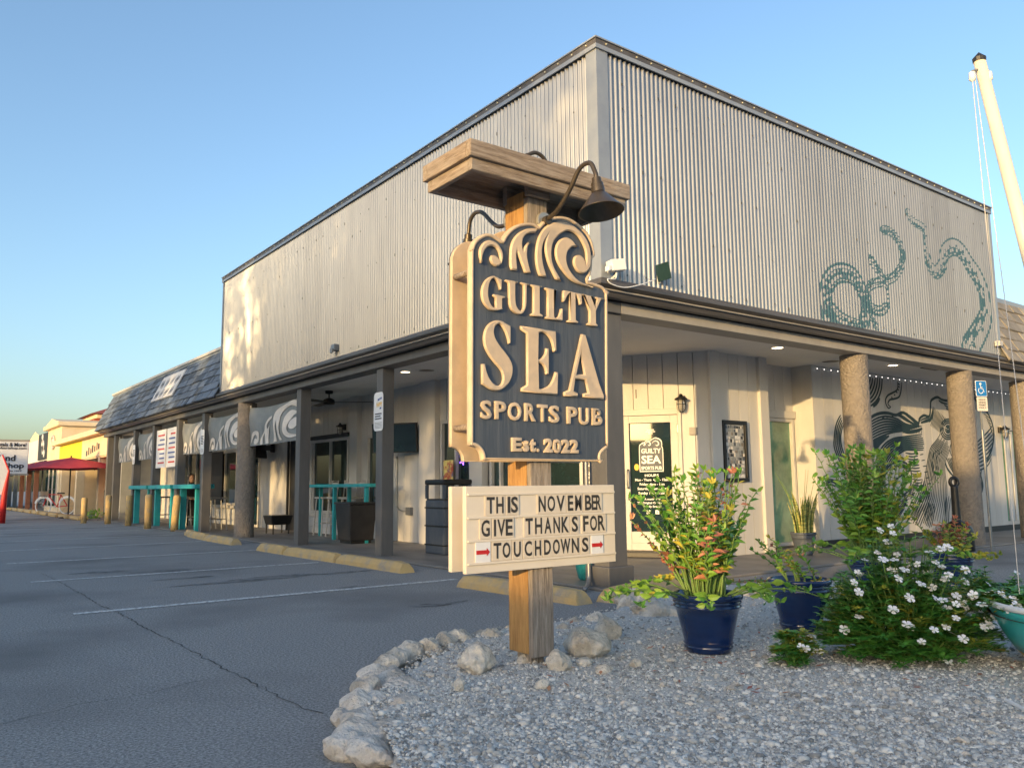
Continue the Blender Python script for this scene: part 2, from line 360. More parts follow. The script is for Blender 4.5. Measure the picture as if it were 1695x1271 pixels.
# concrete wheel stops
def wheel_stop(a, b, label, h=.12, wd=.19):
    a, b = Vector((*a, 0)), Vector((*b, 0)); d = (b-a); L = d.length; d.normalize(); s = Vector((-d.y, d.x, 0)); mb = MB()
    n = 9; prof = [(-wd/2,0),(-wd/2*.92,h*.45),(-wd/2*.45,h),(wd/2*.45,h),(wd/2*.92,h*.45),(wd/2,0)]; vs = []; m = len(prof)
    for i in range(n+1):
        u = i/n; k = 1 if 0 < i < n else .90
        c = a+d*(L*u if 0 < i < n else (L*u+(.03 if i == 0 else -.03)))
        if i in (0, n): c = a+d*L*u
        for x, z in prof: vs.append(c+s*(x*random.uniform(.97,1.03))+Vector((0,0,z*(k if z > 0 else 1)*random.uniform(.97,1.02)))+d*((.05 if i == 0 else -.05)*(z/h) if i in (0,n) else random.uniform(-.02,.02)))
    fs = [(i*m+j, i*m+j+1, (i+1)*m+j+1, (i+1)*m+j) for i in range(n) for j in range(m-1)]
    fs += [tuple(range(m))[::-1], tuple(n*m+j for j in range(m))]
    o = mb.add(vs, fs).build('wheel_stop', M['yellow']); bm = bmesh.new(); bm.from_mesh(o.data); bmesh.ops.recalc_face_normals(bm, faces=bm.faces); bm.to_mesh(o.data); bm.free()
    b_ = o.modifiers.new('bevel', 'BEVEL'); b_.width = .008; b_.segments = 2; b_.limit_method = 'ANGLE'
    return tag(o, label, 'wheel stop', 'yellow concrete wheel stops along the pub')
wheel_stop((-.52,2.84), (-.52,4.62), 'yellow concrete wheel stop, nearest the camera, in front of the sign-bearing grey post')
wheel_stop((-.53,4.66), (-.54,6.42), 'yellow concrete wheel stop, middle one of the row of three by the two grey posts')
wheel_stop((-.54,6.46), (-.54,7.55), 'short yellow concrete wheel stop at the far end of the row of three')
wheel_stop((-.66,-.40), (-.72,1.36), 'yellow wheel stop with chipped grey patches behind the wooden sign post')
wheel_stop((-.45,9.05), (-.42,10.82), 'yellow wheel stop just left of the round stucco column')
wheel_stop((-.40,10.86), (-.30,12.3), 'yellow wheel stop second from the left round column, near the bar counter')
wheel_stop((-.28,12.34), (-.15,13.1), 'small piece of yellow wheel stop beside the slanted yellow bollard')
wheel_stop((-.45,-.42), (1.0,-.10), 'dull yellow wheel stop behind the pale border rocks near the corner post')
# ================================================================== PUB BUILDING
HB, HT, LL, LR = 3.0, 5.44, 11.68, 8.80
pub = thing('pub_building', 'corner pub with silver corrugated metal upper storey, grey posts and a shaded porch', 'building', (0,0,0))
PITCH = .0677; AMP = .014
def corr(s): return AMP*math.cos(2*math.pi*s/PITCH)
# painted tentacles on the right face (paint in wall coordinates x, z)
Z1 = zm(1350, 330, 4.888); Z2 = zm(1490, 330, 4.888)
def wallpts(Z, pts): return [(lambda v: (v.x, v.z))(pl(*Z(p), 1, 0)) for p in pts]
tents = []
def tent(Z, pts, w0, w1):
    q = [Vector(a) for a in smooth_outline(wallpts(Z, pts), False, 8)]; acc = 0; out = []
    for i, a in enumerate(q):
        if i: acc += (a-q[i-1]).length
        out.append((a.x, a.y, acc))
    Ltot = acc
    tents.append((np.array(out), w0, w1, Ltot))
tent(Z1, [(105,950),(82,800),(95,690),(150,615),(220,595),(300,620),(350,690),(395,800),(400,920),(390,1030)], .15, .12)
tent(Z1, [(110,880),(160,930),(230,980),(380,1015)], .13, .05)
tent(Z1, [(545,250),(610,270),(670,340),(700,430),(695,530),(640,620),(560,660),(450,690),(425,760),(440,860),(520,905),(575,850),(570,720),(520,600),(445,490)], .07, .075)
tent(Z1, [(420,800),(440,900),(500,1060)], .08, .05)
tent(Z2, [(60,100),(90,170),(190,240),(205,330),(212,440),(240,540),(290,590),(340,530),(360,430),(430,385),(500,430),(560,530),(620,620),(670,740),(690,850),(690,950),(650,1050),(560,1210)], .055, .25)
def paintval(X, Z):
    v = np.zeros(X.shape)
    for arr, w0, w1, Lt in tents:
        a = arr[:-1]; b = arr[1:]
        best = np.full(X.shape, 9.); T = np.zeros(X.shape); S = np.zeros(X.shape)
        for (ax, az, at_), (bx, bz, bt) in zip(a, b):
            dx, dz = bx-ax, bz-az; l2 = dx*dx+dz*dz+1e-12
            u = np.clip(((X-ax)*dx+(Z-az)*dz)/l2, 0, 1); d = np.hypot(X-ax-u*dx, Z-az-u*dz); k = d < best
            best = np.where(k, d, best); T = np.where(k, at_+u*(bt-at_), T); S = np.where(k, np.sign((X-ax)*dz-(Z-az)*dx), S)
        wd = w0+(w1-w0)*T/Lt; r = best/wd
        cell = np.floor(T/(wd*.55+.02)); row = np.floor((S*r+1)*2.0)
        ph = np.modf(T/(wd*.55+.02)+.5*np.mod(row, 2))[0]; e = np.modf((S*r+1)*2.0)[0]
        web = (ph < .42) | (e < .30)
        inside = r < 1
        on = inside & ((r > .74) | (web & (S*r > -.45)) | (r < .12))
        if w1 > .2: on = inside & ((r > .80) | (web & (S*r > .05)) | ((ph < .2) & (r < .3)))
        v = np.maximum(v, on.astype(float))
    return v
def corr_panel(face, s0, s1, painted=False):
    ns = int(round((s1-s0)/PITCH*8)); ss = np.linspace(s0, s1, ns+1)
    zs = np.linspace(HB, HT-.03, 190) if painted else np.array([HB, HT-.03])
    d = -AMP*np.cos(2*np.pi*ss/PITCH)
    S, Zz = np.meshgrid(ss, zs); D = np.repeat(d[None, :], len(zs), 0)
    V = np.stack([S, D, Zz], -1) if face == 'R' else np.stack([D, S, Zz], -1)
    nz, nx = S.shape; idx = np.arange(nz*nx).reshape(nz, nx)
    F = np.stack([idx[:-1,:-1], idx[:-1,1:], idx[1:,1:], idx[1:,:-1]], -1).reshape(-1, 4)
    if face == 'L': F = F[:, ::-1]
    me = bpy.data.meshes.new('corrugated_panel'); me.from_pydata(V.reshape(-1,3).tolist(), [], F.tolist()); me.update()
    if painted:
        at_ = me.attributes.new('paint', 'FLOAT', 'POINT'); at_.data.foreach_set('value', paintval(S, Zz).reshape(-1).astype(np.float32))
    return mk('corrugated_panel', me, M['galv_painted'] if painted else M['galv'], pub, smooth=True)
pw = PITCH*12
s = .10
while s < LL-.05:
    corr_panel('L', s, min(s+pw, LL-.03)); s += pw
s = .10
while s < LR-.05:
    e = min(s+pw, LR-.03); corr_panel('R', s, e, e > 3.9); s += pw
MB().box(.03,LL*0+.30,.03,LL-.01,HB-.02,HT).box(.31,LR-.01,.03,.30,HB-.02,HT).build('parapet_core', M['core'], pub)
MB().box(LR-.012,LR-.002,.0,2.5,HB,HT-.02).build('parapet_side', M['flashing'], pub); MB().box(.0,2.5,LL-.012,LL-.002,HB,HT-.02).build('parapet_side', M['flashing'], pub)
# corner and end flashings, top cap
t_ = MB(); wd = .135
t_.add([(-.022,-.022,HB-.02),(-.022,-.022,HT),(-.022,wd,HB-.02),(-.022,wd,HT),(wd,-.022,HB-.02),(wd,-.022,HT),(0.0,wd,HB-.02),(0.0,wd,HT),(wd,0.0,HB-.02),(wd,0.0,HT)],
       [(0,1,3,2),(1,0,4,5),(2,3,7,6),(5,4,8,9)])
t_.build('corner_flashing', M['flashing'], pub)
MB().box(LR-.075,LR+.012,-.026,.05,HB-.02,HT-.01).build('end_flashing', M['flashing'], pub)
MB().box(-.026,.05,LL-.05,LL+.012,HB-.02,HT-.01).build('end_flashing', M['flashing'], pub)
MB().box(-.050,.30,-.050,LL+.06,HT+.035,HT+.05).box(.30,LR+.06,-.050,.30,HT+.0352,HT+.0502).build('parapet_cap', M['flashing'], pub)
MB().box(-.036,.02,-.036,LL+.04,HT-.025,HT+.034).box(.021,LR+.04,-.036,.02,HT-.025,HT+.034).build('cap_fascia', M['cap_dark'], pub)
MB().box(-.042,-.026,-.042,LL+.03,HT-.07,HT-.026).box(-.0255,LR+.03,-.042,-.026,HT-.07,HT-.026).build('cap_trim', M['flashing'], pub)
rv = MB(); sc = MB()
for k in range(int(LL/.22)): rv.lathe([(.0,.008),(.007,.006),(.010,0)], 6, (0,0,0)) if False else rv.box(-.043,-.036,.1+k*.22,.116+k*.22,HT-.002,HT+.014)
for k in range(int(LR/.22)): rv.box(.1+k*.22,.116+k*.22,-.043,-.036,HT-.002,HT+.014)
rv.build('rivet', M['rivet'], pub)['kind'] = 'stuff'
for row, z in enumerate((HB+.08, HB+.62, HB+1.22, HB+1.83, HT-.34)):
    for k in range(5, int(LL/PITCH), 4):
        y = k*PITCH+.0; sc.box(-AMP-.006,-AMP,y-.006,y+.006,z-.006+random.uniform(-.03,.03),z+.006) if (k//4+row) % 3 else None
    for k in range(5, int(LR/PITCH), 4):
        x = k*PITCH; sc.box(x-.006,x+.006,-AMP-.006,-AMP,z-.006+random.uniform(-.03,.03),z+.006) if (k//4+row) % 3 else None
sc.build('sheet_screw', M['screw'], pub)['kind'] = 'stuff'
# gutter, lower drip edge and beam
def along(prof, name, m, y1=LL, x1=13.6, y1b=None):
    """profile (distance out, z) swept along both street faces with a mitred corner"""
    n = len(prof); vs = [(-d, y1, z) for d, z in prof]+[(-d, -d, z) for d, z in prof]+[(x1, -d, z) for d, z in prof]
    fs = [(k*n+i, k*n+i+1, (k+1)*n+i+1, (k+1)*n+i) for k in (0,1) for i in range(n-1)]
    fs += [tuple(range(n)), tuple(2*n+i for i in range(n))[::-1]]
    o = MB().add(vs, fs).build(name, m, pub); bm = bmesh.new(); bm.from_mesh(o.data); bmesh.ops.recalc_face_normals(bm, faces=bm.faces); bm.to_mesh(o.data); bm.free(); return o
along([(-.02,HB+.015),(.03,HB+.005),(.115,HB-.055),(.125,HB-.06),(.125,HB-.085),(.06,HB-.11),(-.02,HB-.11)], 'gutter', M['gutter'], 24.2)
along([(-.02,HB-.112),(.072,HB-.112),(.076,HB-.128),(-.02,HB-.128)], 'drip_edge', M['beam'], 24.2)
along([(-.06,HB-.13),(.045,HB-.13),(.02,HB-.175),(-.06,HB-.175)], 'gutter', M['gutter'], 24.2)
ZB = 2.71
MB().box(.10,.36,.10,24.2,ZB,HB-.176).build('beam', M['paint_grey'], pub, bevel=.006)
MB().box(.361,13.6,.10,.36,ZB,HB-.1765).build('beam', M['beam'], pub, bevel=.006)
ZC = 2.80
ceil = MB().box(.362,2.9,.362,24.2,ZC,HB-.18).box(2.9,13.6,.362,2.6,ZC,HB-.18).build('porch_ceiling', M['ceiling'], pub)
MB().box(.31,14,.31,25,HB-.15,HB-.04).build('roof_deck', M['core'], pub)
# posts and round columns
def post(x, y, w=.19, base=True, z0=.0, z1=ZB):
    mb = MB().box(x-w/2,x+w/2,y-w/2,y+w/2,z0,z1)
    o = mb.build('post', M['paint_grey'], pub, bevel=.006)
    return o
LP = (4.87, 7.85, 13.36, 15.45, 17.84, 20.05, 22.7, 23.75)
for y in LP: post(.25, y, .19 if y < 14 else .2)
post(.27, .27, .25); MB().box(.10,.44,.10,.44,0,.22).build('post_base', M['paint_grey'], pub, bevel=.012)
def column(x, y, r=.175):
    mb = MB(); prof = [(r*1.02,0),(r*1.0,.4),(r*.98,1.2),(r*.97,2.0),(r*.97,ZB)]
    o = mb.lathe(prof, 40, (x,y,0)).build('column', M['stucco'], pub, smooth=True); return o
column(.27, 10.78, .19); column(4.95, .30, .185); column(7.95, .28, .19); column(10.25, .28, .19)
# --- walls of vertical boards
def board_wall(p0, p1, z0, z1, holes=(), bw=.235, m=None, back=True):
    """vertical boards from p0 to p1 in plan; the outer side is to the right of the direction of travel"""
    p0, p1 = Vector((*p0, 0)), Vector((*p1, 0)); d = p1-p0; L = d.length; d.normalize(); n = Vector((d.y, -d.x, 0))
    nb = max(1, int(round(L/bw))); b = L/nb; m = m or M['wall']
    for i in range(nb):
        s0, s1 = i*b, (i+1)*b; segs = [(z0, z1)]
        for h0, h1, ha, hb in holes:
            if h0-.01 < (s0+s1)/2 < h1+.01:
                new = []
                for a, c in segs:
                    if ha > a+.02: new.append((a, min(c, ha)))
                    if hb < c-.02: new.append((max(a, hb), c))
                segs = new
        for a, c in segs:
            q = p0+d*((s0+s1)/2)-n*.0125; q.z = (a+c)/2
            o = MB().obox(q, d*(b/2-.004), n*.0125, Vector((0,0,(c-a)/2))).build('wall_board', m, pub)
    if back:
        q = p0+d*(L/2)-n*.075; q.z = (z0+z1)/2
        for (a, c, za, zb) in [(0, L, z0, z1)]:
            MB().obox(q-n*.03, d*(L/2), n*.03, Vector((0,0,(z1-z0)/2))).build('wall_backing', m, pub)
    return p0, d, n
def window(p0, d, n, s0, s1, z0, z1, glass='glass', mull=(), fw=.06, m=None, rails=(), proud=.03, name='window'):
    """frame with panes; the pane of each light is a sub-part"""
    m = m or M['trim']; mb = MB()
    def bx(a, c, za, zb, out, dep):
        q = p0+d*((a+c)/2)+n*(out-dep/2); q = Vector((q.x, q.y, (za+zb)/2)); mb.obox(q, d*((c-a)/2), n*(dep/2), Vector((0,0,(zb-za)/2)))
    bx(s0, s0+fw, z0, z1, proud, .085); bx(s1-fw, s1, z0, z1, proud, .085); bx(s0+fw, s1-fw, z1-fw, z1, proud-.001, .085); bx(s0+fw, s1-fw, z0, z0+fw, proud-.001, .085)
    cuts = [s0+fw]+[s0+(s1-s0)*u for u in mull]+[s1-fw]
    for u in mull: c = s0+(s1-s0)*u; bx(c-fw*.4, c+fw*.4, z0+fw, z1-fw, proud-.004, .075)
    o = mb.build(name, m, pub, bevel=.004)
    for i in range(len(cuts)-1):
        a, c = cuts[i]+.001, cuts[i+1]-.001; q = p0+d*((a+c)/2)-n*.03; q = Vector((q.x, q.y, (z0+z1)/2))
        MB().obox(q, d*((c-a)/2), n*.006, Vector((0,0,(z1-z0)/2-fw))).build('pane', M[glass], o)
    return o
def plate(p0, d, n, s0, s1, z0, z1, out, dep, name, m, parent=None, bevel=.004):
    q = p0+d*((s0+s1)/2)+n*(out+dep/2); q = Vector((q.x, q.y, (z0+z1)/2))
    return MB().obox(q, d*((s1-s0)/2), n*(dep/2), Vector((0,0,(z1-z0)/2))).build(name, m, parent or pub, bevel=bevel)
# west wall: plane x=1.95, walking from far (y=24.2) to near so that outside is to the west: travel -y => right side is -x
WX = 1.95
def wy(y): return 24.2-y
wh = [(wy(11.40),wy(9.55),.45,2.02), (wy(12.70),wy(12.02),.03,2.12), (wy(18.1),wy(16.3),.55,2.02), (wy(8.75),wy(8.2),.5,2.0), (wy(6.05),wy(5.12),.05,2.1), (wy(4.62),wy(3.72),.5,2.1), (wy(15.3),wy(14.6),.03,2.15), (wy(21.5),wy(19.2),.03,2.1)]
pW, dW, nW = board_wall((WX,24.2), (WX,3.55), .03, ZC, wh)
window(pW, dW, nW, wy(11.40), wy(9.55), .45, 2.02, mull=(.52,), m=M['trim'])
plate(pW, dW, nW, wy(11.5), wy(9.45), 2.03, 2.10, 0, .09, 'window_hood', M['charcoal'])
plate(pW, dW, nW, wy(11.45), wy(9.5), .38, .445, 0, .09, 'window_sill', M['trim'])
window(pW, dW, nW, wy(18.1), wy(16.3), .55, 2.02, mull=(.45,), m=M['trim']); plate(pW, dW, nW, wy(18.2), wy(16.2), .47, .545, 0, .1, 'window_sill', M['trim'])
plate(pW, dW, nW, wy(18.4), wy(17.4), .55, 2.02, .03, .03, 'shutter', M['charcoal'])
window(pW, dW, nW, wy(8.75), wy(8.2), .5, 2.0); window(pW, dW, nW, wy(6.05), wy(5.12), .05, 2.1, mull=(.5,)); window(pW, dW, nW, wy(4.62), wy(3.72), .5, 2.1, mull=(.3,))
window(pW, dW, nW, wy(15.3), wy(14.6), .03, 2.15); window(pW, dW, nW, wy(21.5), wy(19.2), .03, 2.1, mull=(.3,.65))
plate(pW, dW, nW, wy(12.70), wy(12.02), .03, 2.12, -.05, .03, 'door', M['charcoal'])
plate(pW, dW, nW, wy(12.76), wy(12.70), .03, 2.18, .0, .04, 'door_frame', M['charcoal']); plate(pW, dW, nW, wy(12.02), wy(11.96), .03, 2.18, .0, .04, 'door_frame', M['charcoal'])
for a, b in ((6.62,6.10),(9.35,9.02),(5.05,4.72),(3.72,3.56)): plate(pW, dW, nW, wy(a), wy(b), .03, ZC-.001, .0, .10, 'pilaster', M['wall'])
# whitewashed block below the windows, block by block
def blocks(y0, y1, z0, z1, bh=.14, bl=.36):
    r = 0; z = z0
    while z < z1-.02:
        y = y0-(bl/2 if r % 2 else 0)
        while y < y1:
            a, b = max(y, y0), min(y+bl, y1)
            if b-a > .03: plate(pW, dW, nW, wy(b)+.004, wy(a)-.004, z+.004, min(z+bh, z1)-.004, .012, .02, 'wall_block', M['wall_white'])
            y += bl
        z += bh; r += 1
blocks(9.45, 11.55, .03, .38); blocks(16.2, 18.2, .03, .46)
# chamfered corner with the entrance
c0, c1 = (1.95,3.55), (3.38,1.50)
pC, dC, nC = Vector((*c0,0)), None, None
Lc = (Vector(c1)-Vector(c0)).length
def onC(px, y=760):
    d = (Vector(c1)-Vector(c0)).normalized(); nrm = Vector((d.y, -d.x)); r = pl(px, y, 0, 0)-CAM; r = Vector((r.x, r.y)); q = Vector((CAM.x, CAM.y))
    t = (Vector(c0)-q).dot(nrm)/r.dot(nrm); return (q+r*t-Vector(c0)).dot(d)
sd0, sd1 = onC(1031), onC(1124)
pC, dC, nC = board_wall(c0, c1, .03, ZC, [(sd0,sd1,.03,2.0),(.12,sd0-.12,.5,2.1)], bw=.2)
# entrance door
plate(pC, dC, nC, sd0-.06, sd1+.16, .03, .105, 0, .26, 'door_step', M['charcoal'], bevel=.01)
door = window(pC, dC, nC, sd0, sd1, .11, 1.94, fw=.10, m=M['trim'], name='entrance_door')
for a, b, z0, z1 in ((sd0-.07,sd0-.002,.11,2.03),(sd1+.002,sd1+.05,.11,2.03),(sd0-.002,sd1+.002,1.945,2.03)): plate(pC, dC, nC, a, b, z0, z1, -.01, .05, 'door_frame', M['trim'])
plate(pC, dC, nC, sd0+.10, sd1-.10, .11+.10, .36, -.024, .045, 'kick_rail', M['trim'], door)
q = pC+dC*(sd0+.075)+nC*.03
MB().tube([q+Vector((0,0,z))+nC*o for z, o in ((.95,0),(.95,.05),(1.0,.07),(1.15,.07),(1.20,.05),(1.20,0))], .010, 8).build('door_handle', M['steel'], door, smooth=True)
for z in (1.75,1.0,.35):
    MB().box(0,.001,0,.001,0,.001) if False else plate(pC, dC, nC, sd1-.012, sd1+.012, z-.06, z+.06, .03, .012, 'hinge', M['steel'], door)
window(pC, dC, nC, .12, sd0-.12, .5, 2.1, mull=(.55,))
# lettering on the glass of the door
def decal(txt, s_c, z, h, m, n_off=.0225, P=(pC,dC,nC), parent=None, bold=.02, w=None, name='lettering'):
    me = text_mesh(txt, 0, bold); a, b = bounds(me); k = h/.72
    if w: kx = w/(b[0]-a[0])
    else: kx = k*.92
    me.transform(Matrix.Diagonal((kx, k, 1, 1)) @ Matrix.Translation((-(a[0]+b[0])/2, 0, 0)))
    q = P[0]+P[1]*s_c-P[2]*n_off; q = Vector((q.x, q.y, z)); me.transform(frame4(q, P[1], P[2]))
    return mk(name, me, m, parent)
NO = -(-.03+.006+.003); sm = (sd0+sd1)/2+.005
def lt(t, z, h, w=None, m='white'): return decal(t, sm, z, h, M[m], .0205, parent=door, w=w, bold=.03)
# small blue badge of the pub name
mbd = MB(); q = pC+dC*sm-nC*.0222
def badge(pts, off, m):
    me = curve_mesh([smooth_outline(pts, True, 4)], 0.0004); me.transform(frame4(Vector((q.x,q.y,0))+nC*off, dC, nC)); return mk('badge', me, m, door)
bo = [(-.155,1.17,1),(.155,1.17,1),(.165,1.21),(.165,1.47),(.15,1.50,1),(.145,1.60),(.06,1.64),(-.01,1.60),(-.06,1.605),(-.10,1.57),(-.15,1.55),(-.165,1.49),(-.165,1.21)]
badge(bo, 0, M['white']); badge([(x*.94,1.385+(z-1.385)*.95,*r) for x, z, *r in bo], .0008, M['sign_navy'])
for t, z, h, wdt in (('GUILTY',1.425,.065,.27),('SEA',1.285,.11,.27),('SPORTS PUB',1.20,.045,.28)): o = decal(t, sm, z, h, M['white'], .0200, parent=door, w=wdt, bold=.03)
for cx, r0 in ((-.10,.035),(-.03,.045),(.075,.06)):
    mb = MB(); pts = [(cx+(r0*(1-.09*k))*math.cos(2.9-k*.55), 1.545+(r0*(1-.09*k))*math.sin(2.9-k*.55)) for k in range(11)]
    ribbon(mb, pts, [.004+.012*math.sin(math.pi*k/10) for k in range(11)], lambda v: tuple(Vector((q.x,q.y,0))+dC*v.x+nC*.0018+Vector((0,0,v.y)))); mb.build('badge', M['white'], door)
for t, z, h, wdt in (('HOURS',1.105,.034,.19),('Mon - Thurs  4pm - 12am',1.045,.034,.46),('Friday  4pm - 1am',.985,.034,.34),('Saturday 11am - 1am',.925,.034,.40),('Sunday 11am - 12am',.865,.034,.38),
                     ('A member of',.785,.028,.22),('The Original Crabby Bill\'s',.735,.028,.42),('Family Brands',.685,.028,.24)): lt(t, z, h, wdt)
for dx, t in ((-.06,'f'),(.06,'o')):
    plate(pC, dC, nC, sm+dx-.026, sm+dx+.026, .595, .65, -.0226, .0010, 'social_icon', M['white'], door, bevel=0); decal(t, sm+dx, .608, .03, M['sign_navy'], .0205, parent=door)
me = curve_mesh([[(.033*math.cos(a), .045*math.sin(a)) for a in np.linspace(0,6.283,25)[:-1]]], .0005); q2 = pC+dC*(sm-.205)-nC*.0222; me.transform(frame4(Vector((q2.x,q2.y,1.235)), dC, nC)); mk('sticker', me, M['ink_yellow'], door)
for z, w_ in ((1.74,.10),(1.715,.13),(1.69,.06)): plate(pC, dC, nC, sm-w_/2, sm+w_/2, z, z+.012, -.0226, .0010, 'sticker', M['white'], door, bevel=0)
decal('1', onC(1056), 2.19, .13, M['charcoal'], -.004, parent=pub, bold=.0, name='house_number')
# poster of the seafood night beside the door
po = thing('seafood_poster', 'black all you can eat poster with white lettering in the window left of the door', 'poster', tuple(pC+dC*.95))
plate(pC, dC, nC, .70, 1.14, .86, 1.33, -.018, .006, 'board', M['black'], po)
for t, z, h, wdt in (('ALL YOU CAN',1.255,.045,.32),('EAT',1.195,.04,.12),('SNOW CRAB',1.135,.045,.30),('&FRIED SHRIMP',1.08,.04,.34),('EVERY MONDAY & TUESDAY',1.02,.03,.34),('FOR ONLY $55',.945,.055,.34)): decal(t, .93, z, h, M['white'], .0110, parent=po, w=wdt, bold=.03)
# right wall: right of the chamfer, along +x; outside (south) is to the right of travel
RY = 1.5
pR, dR, nR = board_wall((3.38,RY), (4.64,RY), .03, ZC, bw=.21)
board_wall((4.62,RY+.35), (5.80,RY+.35), .03, ZC, [(.16,1.14,.05,1.98)], bw=.236)
pN, dN, nN = Vector((4.62,RY+.35,0)), Vector((1,0,0)), Vector((0,-1,0))
window(pN, dN, nN, .18, 1.14, .06, 1.98, glass='glass_green', fw=.05)
plate(pN, dN, nN, .12, 1.17, 1.985, 2.10, .0, .05, 'window_hood', M['trim'])
MB().box(5.80,5.829,RY,RY+.36,.03,ZC-.001).build('pilaster', M['wall'], pub)
MB().box(4.43,4.62,RY-.05,RY+.36,.03,ZC-.001).build('pilaster', M['wall'], pub, bevel=.004)
MB().box(3.35,3.56,RY-.045,RY-.001,.03,ZC-.001).build('pilaster', M['wall'], pub, bevel=.004)
board_wall((5.83,RY), (13.6,RY), .03, ZC, [(12.25-5.83,13.5-5.83,.2,2.0)], bw=.26)
MB().box(5.83,13.6,RY-.03,RY-.001,.03,.13).build('base_board', M['charcoal'], pub)
p6, d6, n6 = Vector((5.83,RY,0)), Vector((1,0,0)), Vector((0,-1,0))
# bright curtain strips in the far doorway
for k in range(9):
    x = 6.45+k*.14; plate(p6, d6, n6, x, x+.115, .2, 2.0, -.03+.012*(k % 2), .02, 'curtain_strip', M['wall_white'] if k % 4 else M['glass_green'], bevel=.012)
plate(p6, d6, n6, 6.38, 7.76, 2.0, 2.08, 0, .06, 'curtain_rail', M['trim'])
# ---------------- octopus mural painted on the boards
mur = MB()
def mp(Z, pts): return [(lambda v: (v.x, v.z))(pl(*Z(p), 1, RY-.002)) for p in pts]
mo = [0]
def onwall(v): return (v.x, RY-.003-mo[0], v.y)
def stroke(Z, pts, w=.03, taper=True, n=6):
    q = smooth_outline(mp(Z, pts), False, n); m = len(q)
    mo[0] = (mo[0]+.00013) % .004
    ribbon(mur, q, [w*1.0*(.35+.65*math.sin(math.pi*min(max(i/(m-1),.03),.97))**.6) if taper else w for i in range(m)], onwall)
def hatch(Z, A, B, n, w=.025, jit=.0, dash=0):
    a = smooth_outline(mp(Z, A), False, 8); b = smooth_outline(mp(Z, B), False, 8)
    def at(c, u):
        x = u*(len(c)-1); i = min(int(x), len(c)-2); return c[i].lerp(c[i+1], x-i)
    for k in range(n):
        f = k/(n-1); u0, u1 = random.uniform(0,jit), 1-random.uniform(0,jit)
        q = [at(a, u0+(u1-u0)*i/24).lerp(at(b, u0+(u1-u0)*i/24), f) for i in range(25)]
        mo[0] = (mo[0]+.00013) % .004
        if dash:
            i = 0
            while i < 22:
                L = random.randint(3, 7); ribbon(mur, q[i:i+L+1], [w*1.0*x for x in np.interp(np.linspace(0,1,len(q[i:i+L+1])), [0,.3,.7,1], [.3,1,.9,.2])], onwall); i += L+random.randint(1,2)
        else: ribbon(mur, q, [w*1.0*(.3+.7*math.sin(math.pi*(.04+.92*i/24))**.5) for i in range(25)], onwall)
A3, A4, A5, A6 = zm(1370,610,7.475), zm(1500,630,7.475), zm(1370,740,7.944), zm(1490,740,6.688)
stroke(A4, [(0,410),(80,470),(150,525),(165,470),(220,430),(285,440),(300,330),(305,255),(340,220),(390,205),(440,235),(510,250)], .05, False)
stroke(A4, [(400,240),(440,270),(510,290)], .04); stroke(A4, [(470,300),(515,330)], .03); stroke(A4, [(490,340),(520,360)], .03)
stroke(A4, [(165,500),(220,470),(280,460)], .03); stroke(A4, [(180,520),(240,500),(300,470),(330,350)], .06); stroke(A4, [(285,510),(320,440),(330,340)], .05)
hatch(A4, [(330,320),(335,420),(300,560)], [(500,470),(460,540),(440,660)], 11, .022)
for r in (22, 45, 75, 100, 125):
    stroke(A4, [(515+r*.75*math.cos(a), 600+r*math.sin(a)) for a in np.linspace(-2.6, 3.4, 18)], .03 if r > 30 else .05, False, 2)
hatch(A4, [(430,640),(370,740),(300,830),(265,980),(245,1100),(215,1300),(190,1420),(110,1560),(20,1700)], [(560,800),(520,900),(480,1020),(480,1150),(500,1300),(500,1450),(490,1600),(470,1780)], 15, .026, .10)
hatch(A4, [(300,860),(270,1050),(250,1250)], [(440,850),(400,1050),(380,1250)], 7, .02, .1, 1)
hatch(A4, [(560,760),(540,850),(560,930)], [(590,780),(580,850),(590,930)], 3, .03)
stroke(A4, [(480,1000),(510,1090),(590,1190)], .05); hatch(A4, [(500,960),(540,1060),(590,1150)], [(570,950),(585,1000),(590,1060)], 5, .035)
stroke(A4, [(780,20),(800,120),(850,230),(960,330),(1040,470),(1075,590),(1080,700),(1055,850),(985,1010)], .05, False)
for k in range(9): stroke(A4, [(1076-abs(k-3)*5, 560+50*k), (1000, 640+52*k), (900, 740+46*k), (825, 790+40*k)], .034)
for k in range(8): stroke(A4, [(770+k*26, 90+k*38), (815+k*26, 100+k*40), (850+k*24, 135+k*42)], .028)
for k in range(6): stroke(A4, [(960+k*18, 410+k*36), (1000+k*10, 440+k*36), (1035+k*7, 470+k*36)], .022)
hatch(A4, [(870,1000),(905,1100),(930,1250),(900,1400)], [(900,1100),(925,1180),(950,1300),(930,1390)], 4, .03)
stroke(A4, [(930,1100),(905,1250),(870,1440),(830,1500)], .05)
# near arm: big arc left of the head
stroke(A3, [(462,690),(540,600),(640,555),(740,550),(840,575),(930,545),(1010,600),(1080,660),(1130,690)], .055, False)
stroke(A3, [(840,575),(930,600),(1050,680),(1130,690)], .05); stroke(A3, [(880,585),(960,640),(1030,675)], .025); stroke(A3, [(905,570),(990,630)], .025)
hatch(A3, [(465,735),(560,640),(700,590),(850,620),(980,690),(1160,715)], [(485,960),(560,890),(680,830),(800,790),(880,780),(960,770)], 8, .034)
stroke(A3, [(920,770),(1000,785),(1100,770),(1170,740)], .07)
for k in range(9): stroke(A3, [(940+k*28,770),(930+k*28,800)], .02)
for k in range(6): stroke(A3, [(560+k*55, 612-abs(k-2)*8),(590+k*55, 606-abs(k-2)*8)], .02)
hatch(A3, [(490,1000),(560,900),(680,840)], [(560,1120),(620,960),(760,830)], 6, .055, .05)
